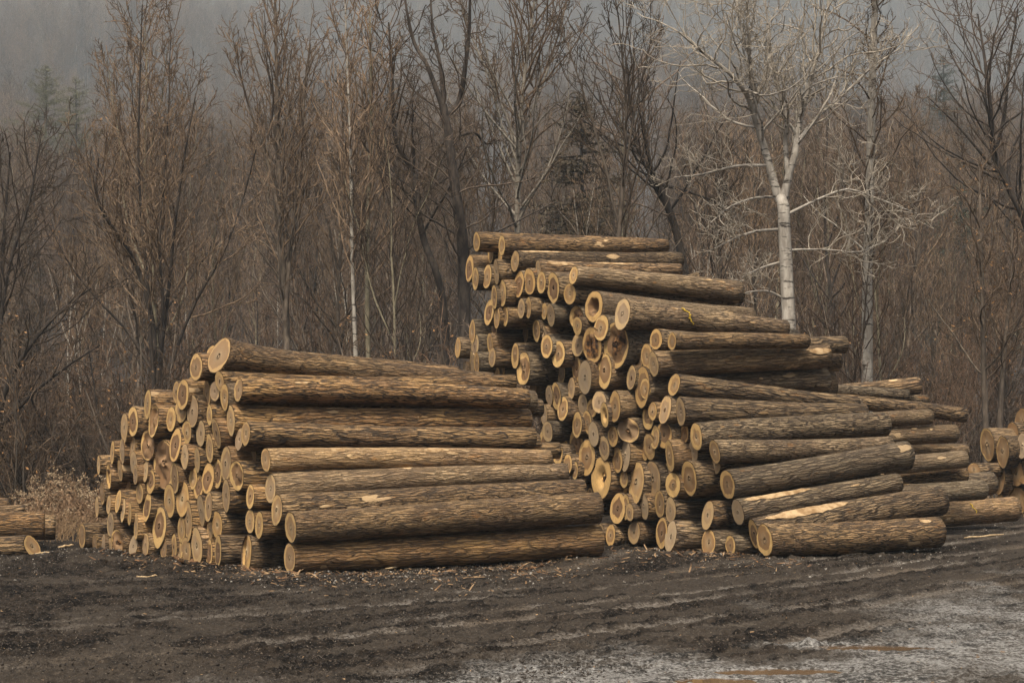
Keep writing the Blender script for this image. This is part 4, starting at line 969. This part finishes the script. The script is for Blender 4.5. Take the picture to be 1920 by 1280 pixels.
def far_object(name, pts, kinds, smin, smax, seed):
    me = bpy.data.meshes.new(name); me.from_pydata([tuple(map(float, p)) for p in pts], [], [])
    rg = np.random.default_rng(seed); n = len(pts)
    for nm, typ, arr in (('kind', 'INT', rg.integers(0, len(kinds), n)), ('size', 'FLOAT', rg.uniform(smin, smax, n)), ('turn', 'FLOAT', rg.uniform(0, 6.28, n))):
        a = me.attributes.new(nm, typ, 'POINT'); a.data.foreach_set('value', arr.astype(np.int32 if typ == 'INT' else np.float32))
    o = tag(put(name, me), kind='stuff')
    g = bpy.data.node_groups.new(name, 'GeometryNodeTree')
    g.interface.new_socket('Geometry', in_out='INPUT', socket_type='NodeSocketGeometry')
    g.interface.new_socket('Geometry', in_out='OUTPUT', socket_type='NodeSocketGeometry')
    N = g.nodes.new; gi, go = N('NodeGroupInput'), N('NodeGroupOutput')
    join = N('GeometryNodeJoinGeometry')
    def named(nm, typ):
        a = N('GeometryNodeInputNamedAttribute'); a.data_type = typ; a.inputs['Name'].default_value = nm; return a.outputs[0]
    kd, sz, tn = named('kind', 'INT'), named('size', 'FLOAT'), named('turn', 'FLOAT')
    cx = N('ShaderNodeCombineXYZ'); g.links.new(tn, cx.inputs['Z'])
    for i, k in enumerate(kinds):
        cmp_ = N('FunctionNodeCompare'); cmp_.data_type = 'INT'; cmp_.operation = 'EQUAL'
        ins = [s for s in cmp_.inputs if s.type == 'INT']
        g.links.new(kd, ins[0]); ins[1].default_value = i
        for ch in k.children:
            oi = N('GeometryNodeObjectInfo'); oi.transform_space = 'ORIGINAL'; oi.inputs['Object'].default_value = ch; oi.inputs['As Instance'].default_value = True
            ip = N('GeometryNodeInstanceOnPoints')
            g.links.new(gi.outputs[0], ip.inputs['Points']); g.links.new(oi.outputs['Geometry'], ip.inputs['Instance'])
            g.links.new(cmp_.outputs[0], ip.inputs['Selection']); g.links.new(cx.outputs[0], ip.inputs['Rotation']); g.links.new(sz, ip.inputs['Scale'])
            g.links.new(ip.outputs[0], join.inputs[0])
    g.links.new(join.outputs[0], go.inputs[0])
    md = o.modifiers.new('woods', 'NODES'); md.node_group = g
    return o
rf = np.random.default_rng(45)
n = 13000
yy = 135 + 1590 * rf.random(n) ** 1.15; xx = rf.uniform(-1, 1, n) * (.23 * yy + 4)
kp = ~((np.abs(xx / yy * F + CX - 105) < 26) & (yy < 432) | (np.abs(xx / yy * F + CX - 930) < 50) & (yy < 632) | (np.abs(xx / yy * F + CX - 1195) < 60) & (yy < 662)); xx, yy = xx[kp], yy[kp]
far_object('far_wood', np.stack([xx, yy, hillz(xx, yy) - .1], 1), KINDS[:4] + KINDS[5:], .66 + .40 * smooth(200, 600, yy), 1.15 + .95 * smooth(200, 600, yy), 5)
n = 420
yy = 50.5 + 34 * rf.random(n) ** 1.1; xx = rf.uniform(-1, 1, n) * (.23 * yy + 2)
kp = ~((yy < 62) & (xx / yy * F + CX > 1720)); xx, yy = xx[kp], yy[kp]
far_object('undergrowth', np.stack([xx, yy, hillz(xx, yy) - .05], 1), SHRUBS, .45, .85, 6)

# evergreens
def evergreen(label, px, depth, h, rbase, mat, seed, dens=1.0, droop=.25, name='evergreen_tree', ragged=.25, bare=.12):
    rg = np.random.default_rng(seed); a, b = Tubes(), Tubes()
    p = at(px, 700, depth); loc = (p[0], p[1], float(hillz(p[0], p[1])) - .1)
    P = shoot((0, 0, 0), (0, 0, 1), h, 10, .02, .1, rg); a.add(P, np.linspace(h * .014, .02, len(P)), 8)
    pts = []
    for k in range(int(h * 13 * dens)):
        t = bare + (.99 - bare) * rg.random() ** .9; q, _ = on(P, t); az = rg.uniform(0, 6.28)
        L = rbase * (1 - t) ** .75 * rg.uniform(1 - ragged * 2, 1 + ragged) + .25
        B = shoot(q, (math.cos(az), math.sin(az), .25 - droop), L, 5, .08, .02, rg)
        a.add(B, np.linspace(.03, .006, len(B)), 4)
        for m in range(int(40 * L)):
            c, d = on(B, rg.uniform(.2, .99)); pts.append(c + rg.normal(size=3) * np.array([.16, .16, .09]))
    b.quads(pts, .115, 0, rg, .4)
    root = thing(name, label, 'tree', loc)
    put('trunk', a.mesh('trunk', TR_DARK), root); put('foliage', b.mesh('foliage', [mat]), root)
evergreen('dense dark brown evergreen cone behind the crest of the tall stack', 1093, 74, 12.0, 3.0, NEEDLE_B, 701, 1.3, ragged=.42)
evergreen('pale olive pine alone on the hillside at upper left', 84, 270, 23.0, 8.5, NEEDLE_P, 702, .6, .02, ragged=.65, bare=.5)
evergreen('smaller olive pine right of the pale one on the hillside', 138, 262, 20.5, 6.0, NEEDLE_P, 703, .5, .02, ragged=.65, bare=.55)
evergreen('dark blue-green pine high on the right behind the leaning tree', 1770, 300, 25.0, 7.0, NEEDLE, 704, .6, .06, ragged=.5, bare=.4)
evergreen('dark low evergreen behind the right-hand wood, below the blue-green pine', 1800, 118, 10.0, 4.0, NEEDLE, 705, .8, .1, ragged=.4)
evergreen('dark evergreen low in the wood at the left edge', 40, 110, 8.5, 2.4, NEEDLE_B, 706, .9, .2)

# ------------------------------------------------------------------ houses seen through the branches
WALL = mat_plain('pale_siding', (.20, .19, .17), (.26, .245, .22), 3)
WALLW = mat_plain('white_siding', (.55, .54, .52), (.62, .61, .59), 3)
ROOF = mat_plain('grey_shingles', (.075, .072, .068), (.115, .11, .105), 5)
PANE = mat_plain('window_glass', (.03, .035, .04), (.05, .055, .06), 2, .15)
TRIM = mat_plain('white_trim', (.40, .39, .37), (.46, .45, .43), 3)
def box_bm(x0, x1, y0, y1, z0, z1):
    V = [(x, y, z) for z in (z0, z1) for x, y in ((x0, y0), (x1, y0), (x1, y1), (x0, y1))]
    return V, [(0, 3, 2, 1), (4, 5, 6, 7), (0, 1, 5, 4), (1, 2, 6, 5), (2, 3, 7, 6), (3, 0, 4, 7)]
def house(label, px, py_base, depth, w, dp, h, rh, wall, rz):
    p = at(px, py_base, depth); z = float(hillz(p[0], p[1])) - .4
    root = thing('house', label, 'house', (p[0], p[1], z)); root.rotation_euler = (0, 0, rz)
    zb = p[2] - z
    V, Q = box_bm(-w / 2, w / 2, 0, dp, -1.0, zb + h); put('wall', mesh_np('wall', V, Q, wall, sm=False), root)
    e = .5; z0 = zb + h + .01
    V = [(-w / 2 - e, -e, z0), (w / 2 + e, -e, z0), (w / 2 + e, dp + e, z0), (-w / 2 - e, dp + e, z0), (-w / 2 - e, dp / 2, z0 + rh), (w / 2 + e, dp / 2, z0 + rh)]
    me = bpy.data.meshes.new('roof'); me.from_pydata(V, [], [(0, 1, 5, 4), (3, 4, 5, 2), (0, 4, 3), (1, 2, 5), (0, 3, 2, 1)]); me.materials.append(ROOF)
    put('roof', me, root)
    nw = max(2, int(w / 3))
    for k in range(nw):
        x = -w / 2 + (k + .5) * w / nw
        V, Q = box_bm(x - .55, x + .55, -.06, -.003, zb + .9, zb + 2.2); fr = put('window', mesh_np('window', V, Q, TRIM, sm=False), root)
        V, Q = box_bm(x - .45, x + .45, -.075, -.062, zb + 1.0, zb + 2.1); put('pane', mesh_np('pane', V, Q, PANE, sm=False), fr)
house('low pale house with a long grey roof seen through branches at far left', 105, 462, 440, 13.0, 9, 4.6, 2.2, WALL, .1)
house('small pale building behind bare branches left of the dark evergreen cone', 930, 372, 640, 11.0, 8, 5.2, 2.0, WALL, -.1)
house('white building glimpsed through branches right of the dark evergreen cone', 1195, 360, 670, 13.0, 9, 6.0, 2.0, WALLW, .15)

# ------------------------------------------------------------------ weeds, chips, sticks
def yard_z(x, y):
    i = np.clip(np.searchsorted(GY[:, 0], y), 0, GY.shape[0] - 1)
    c = np.clip(((x / (.235 * GY[i, 0] + 1.6)) * .5 + .5) * (GX.shape[1] - 1), 0, GX.shape[1] - 1).astype(int)
    return GZ[i, c]
rw = np.random.default_rng(46)
tb = Tubes()
for k in range(190):                                                  # dry goldenrod left of the left stack
    px = rw.uniform(35, 215); d = rw.uniform(41.5, 49); x = (px - CX) / F * d; z = float(zt(x, d))
    h = rw.uniform(.4, 1.05) * (1.0 if px > 60 else .75)
    P = shoot((x, d, z), (rw.normal() * .12, rw.normal() * .12, 1), h, 6, .06, .02, rw)
    tb.add(P, np.linspace(.006, .003, len(P)), 3, 0)
    nl_ = 22; pts = [on(P, rw.uniform(.1, .85))[0] + rw.normal(size=3) * .05 for _ in range(nl_)]
    tb.quads(pts, .045, 0, rw, .5)
    if rw.random() < .30:
        for b_ in range(5):
            q, dd = on(P, rw.uniform(.72, .98)); B = shoot(q, side_dir(dd, R(55), rw.uniform(0, 6.28)), rw.uniform(.10, .22), 4, .1, -.12, rw)
            tb.add(B, .003, 3, 0)
            tb.quads([on(B, rw.uniform(.2, .99))[0] + rw.normal(size=3) * .014 for _ in range(14)], .017, 1, rw, 1.2)
tag(put('dry_goldenrod', tb.mesh('dry_goldenrod', [STEM, FLUFF])), kind='stuff')
tb = Tubes()
for k in range(2600):                                                 # dry grass along the wood edge
    left = rw.random() < .45
    px = rw.uniform(-30, 230) if left else rw.uniform(-40, 1960); d = rw.uniform(40, 48) if left else rw.uniform(48.5, 54)
    x = (px - CX) / F * d; h = rw.uniform(.15, .5) if left else rw.uniform(.25, .7)
    P = shoot((x, d, float(zt(x, d))), (rw.normal() * .3, rw.normal() * .3, 1), h, 4, .12, -.08, rw)
    tb.add(P, np.linspace(.006, .002, len(P)), 3, 0)
tag(put('dry_grass', tb.mesh('dry_grass', [GRASS])), kind='stuff')

def shards(name, mat, n, gen, smin, smax, flat, seed, elong=2.6, lift=.3):
    """loose angular bits lying on the ground, one object"""
    rg = np.random.default_rng(seed); X, Y = gen(rg, n)
    n = len(X); s = smin + (smax - smin) * rg.random(n) ** 2.2
    base = np.array([(-1, -.35, 0), (1, -.25, 0), (.9, .4, 0), (-.8, .35, 0), (-.7, -.2, 1), (.75, -.15, .8), (.6, .25, 1), (-.6, .2, .7)])
    faces = np.array([(0, 3, 2, 1), (4, 5, 6, 7), (0, 1, 5, 4), (1, 2, 6, 5), (2, 3, 7, 6), (3, 0, 4, 7)])
    a = rg.uniform(0, 6.28, n); el = rg.uniform(.8, elong, n)
    V = base[None] * (1 + .35 * rg.normal(size=(n, 8, 3)))
    V = V * np.stack([s * el * .5, s, s * flat], -1)[:, None]
    tl = rg.normal(size=n) * .3; V[..., 2] += V[..., 0] * tl[:, None]
    x = V[..., 0] * np.cos(a)[:, None] - V[..., 1] * np.sin(a)[:, None]; y = V[..., 0] * np.sin(a)[:, None] + V[..., 1] * np.cos(a)[:, None]
    z0 = yard_z(X, Y)
    V = np.stack([x + X[:, None], y + Y[:, None], V[..., 2] + z0[:, None] - (s * flat * lift)[:, None]], -1)
    Q = faces[None] + (np.arange(n) * 8)[:, None, None]
    tag(put(name, mesh_np(name, V.reshape(-1, 3), Q.reshape(-1, 4), mat, sm=False)), kind='stuff')
def px_band(x0, x1, f0, sd, dn=None):
    def g(rg, n):
        px = rg.uniform(x0, x1, n); py = f0(px) + np.abs(rg.normal(size=n)) * sd * rg.choice([1, -.25], n)
        u = (CY - py) / F; rz = _s + u * _c; ry = _c - u * _s
        k = (CAMH) / -rz; return (px - CX) / F * k, ry * k
    return g
foot = lambda px: np.interp(px, [0, 150, 330, 545, 700, 1000, 1125, 1250, 1420, 1600, 1760, 1920], [1052, 1046, 1052, 1078, 1080, 1070, 1050, 1046, 1052, 1050, 1040, 1000])
shards('wood_chips', CHIP, 2000, px_band(230, 1500, foot, 14), .008, .050, .22, 801, 5.0)
SLAB = mat_plain('bark_slabs', (.030, .019, .012), (.165, .085, .038), 7)
shards('bark_slabs', SLAB, 700, px_band(180, 1520, foot, 9), .02, .085, .22, 805, 4.0)
shards('gravel', STONE, 2200, px_band(-20, 1940, foot, 16), .010, .035, .6, 802, 1.4)
def clods(rg, n):
    y = np.exp(rg.uniform(math.log(10.5), math.log(36), n)); x = rg.uniform(-1, 1, n) * (.222 * y + .6)
    keep = (fbm(x * .9, y * .4, 41) - .35 * smooth(.3, 1.6, x) * smooth(24, 19, y) + .25 * smooth(1.5, -2.0, x) > .50 + .22 * rg.random(n))
    return x[keep], y[keep]
shards('mud_clods', CLOD, 80000, clods, .005, .022, .75, 803, 1.6)
def fleck(rg, n):
    y = np.exp(rg.uniform(math.log(10.5), math.log(37), n)); x = rg.uniform(-1, 1, n) * (.222 * y + .6)
    return x, y
GLINT_GRIT = mat_plain('grit', (.040, .032, .026), (.165, .138, .112), 6)  # small stones, coloured light to stand in for glints on the mud
shards('grit', GLINT_GRIT, 16000, fleck, .004, .013, .6, 806, 1.8)
shards('bark_flecks', CHIP, 900, fleck, .006, .022, .35, 804, 2.6)

def stick(label, px1, py1, px2, py2, d1, d2, w, seed, z=None):
    P1, P2 = at(px1, py1, d1), at(px2, py2, d2)
    if z is None:
        for P in (P1, P2): P[2] = float(yard_z(np.array([P[0]]), np.array([P[1]]))[0]) + w * .6
    rg = np.random.default_rng(seed)
    t = np.linspace(0, 1, 7)[:, None]; P = P1 + (P2 - P1) * t; P[1:-1] += rg.normal(size=(5, 3)) * .008
    tb = Tubes(); tb.add(P, np.array([.5, .9, 1, 1, .95, .8, .35]) * w, 6)
    o = put('stick', tb.mesh('stick', STICK)); tag(o, label, 'stick')
stick('pale stick lying on the mud before the bottom log of the left stack', 722, 1064, 795, 1056, 33.0, 34.2, .016, 901)
stick('long pale splinter on the gravel at the far right of the yard', 1808, 1008, 1882, 1004, 41, 42.4, .02, 902)
stick('orange-brown stick on the mud left of the stepped end', 256, 1079, 296, 1077, 31.6, 31.9, .016, 903)
stick('grey stick on the ground between the weeds and left-edge logs', 108, 1034, 138, 1030, 38.4, 38.8, .02, 904)
stick('narrow pale branch on the ground right of the left-edge front log', 66, 1043, 108, 1040, 37.0, 37.4, .018, 905)

# ------------------------------------------------------------------ haze
def haze():
    V, Q = box_bm(-640, 640, -40, 1800, -4, 420)
    t = bpy.data.materials.new('haze_air'); t.use_nodes = True; nt = t.node_tree
    nt.nodes.remove(nt.nodes['Principled BSDF'])
    v = nt.nodes.new('ShaderNodeVolumePrincipled'); v.inputs['Color'].default_value = (.84, .93, 1.0, 1); v.inputs['Density'].default_value = .00034
    v.inputs['Anisotropy'].default_value = .1
    nt.links.new(v.outputs[0], nt.nodes['Material Output'].inputs['Volume'])
    tag(put('haze', mesh_np('haze', V, Q, t, sm=False)), kind='stuff')
haze()
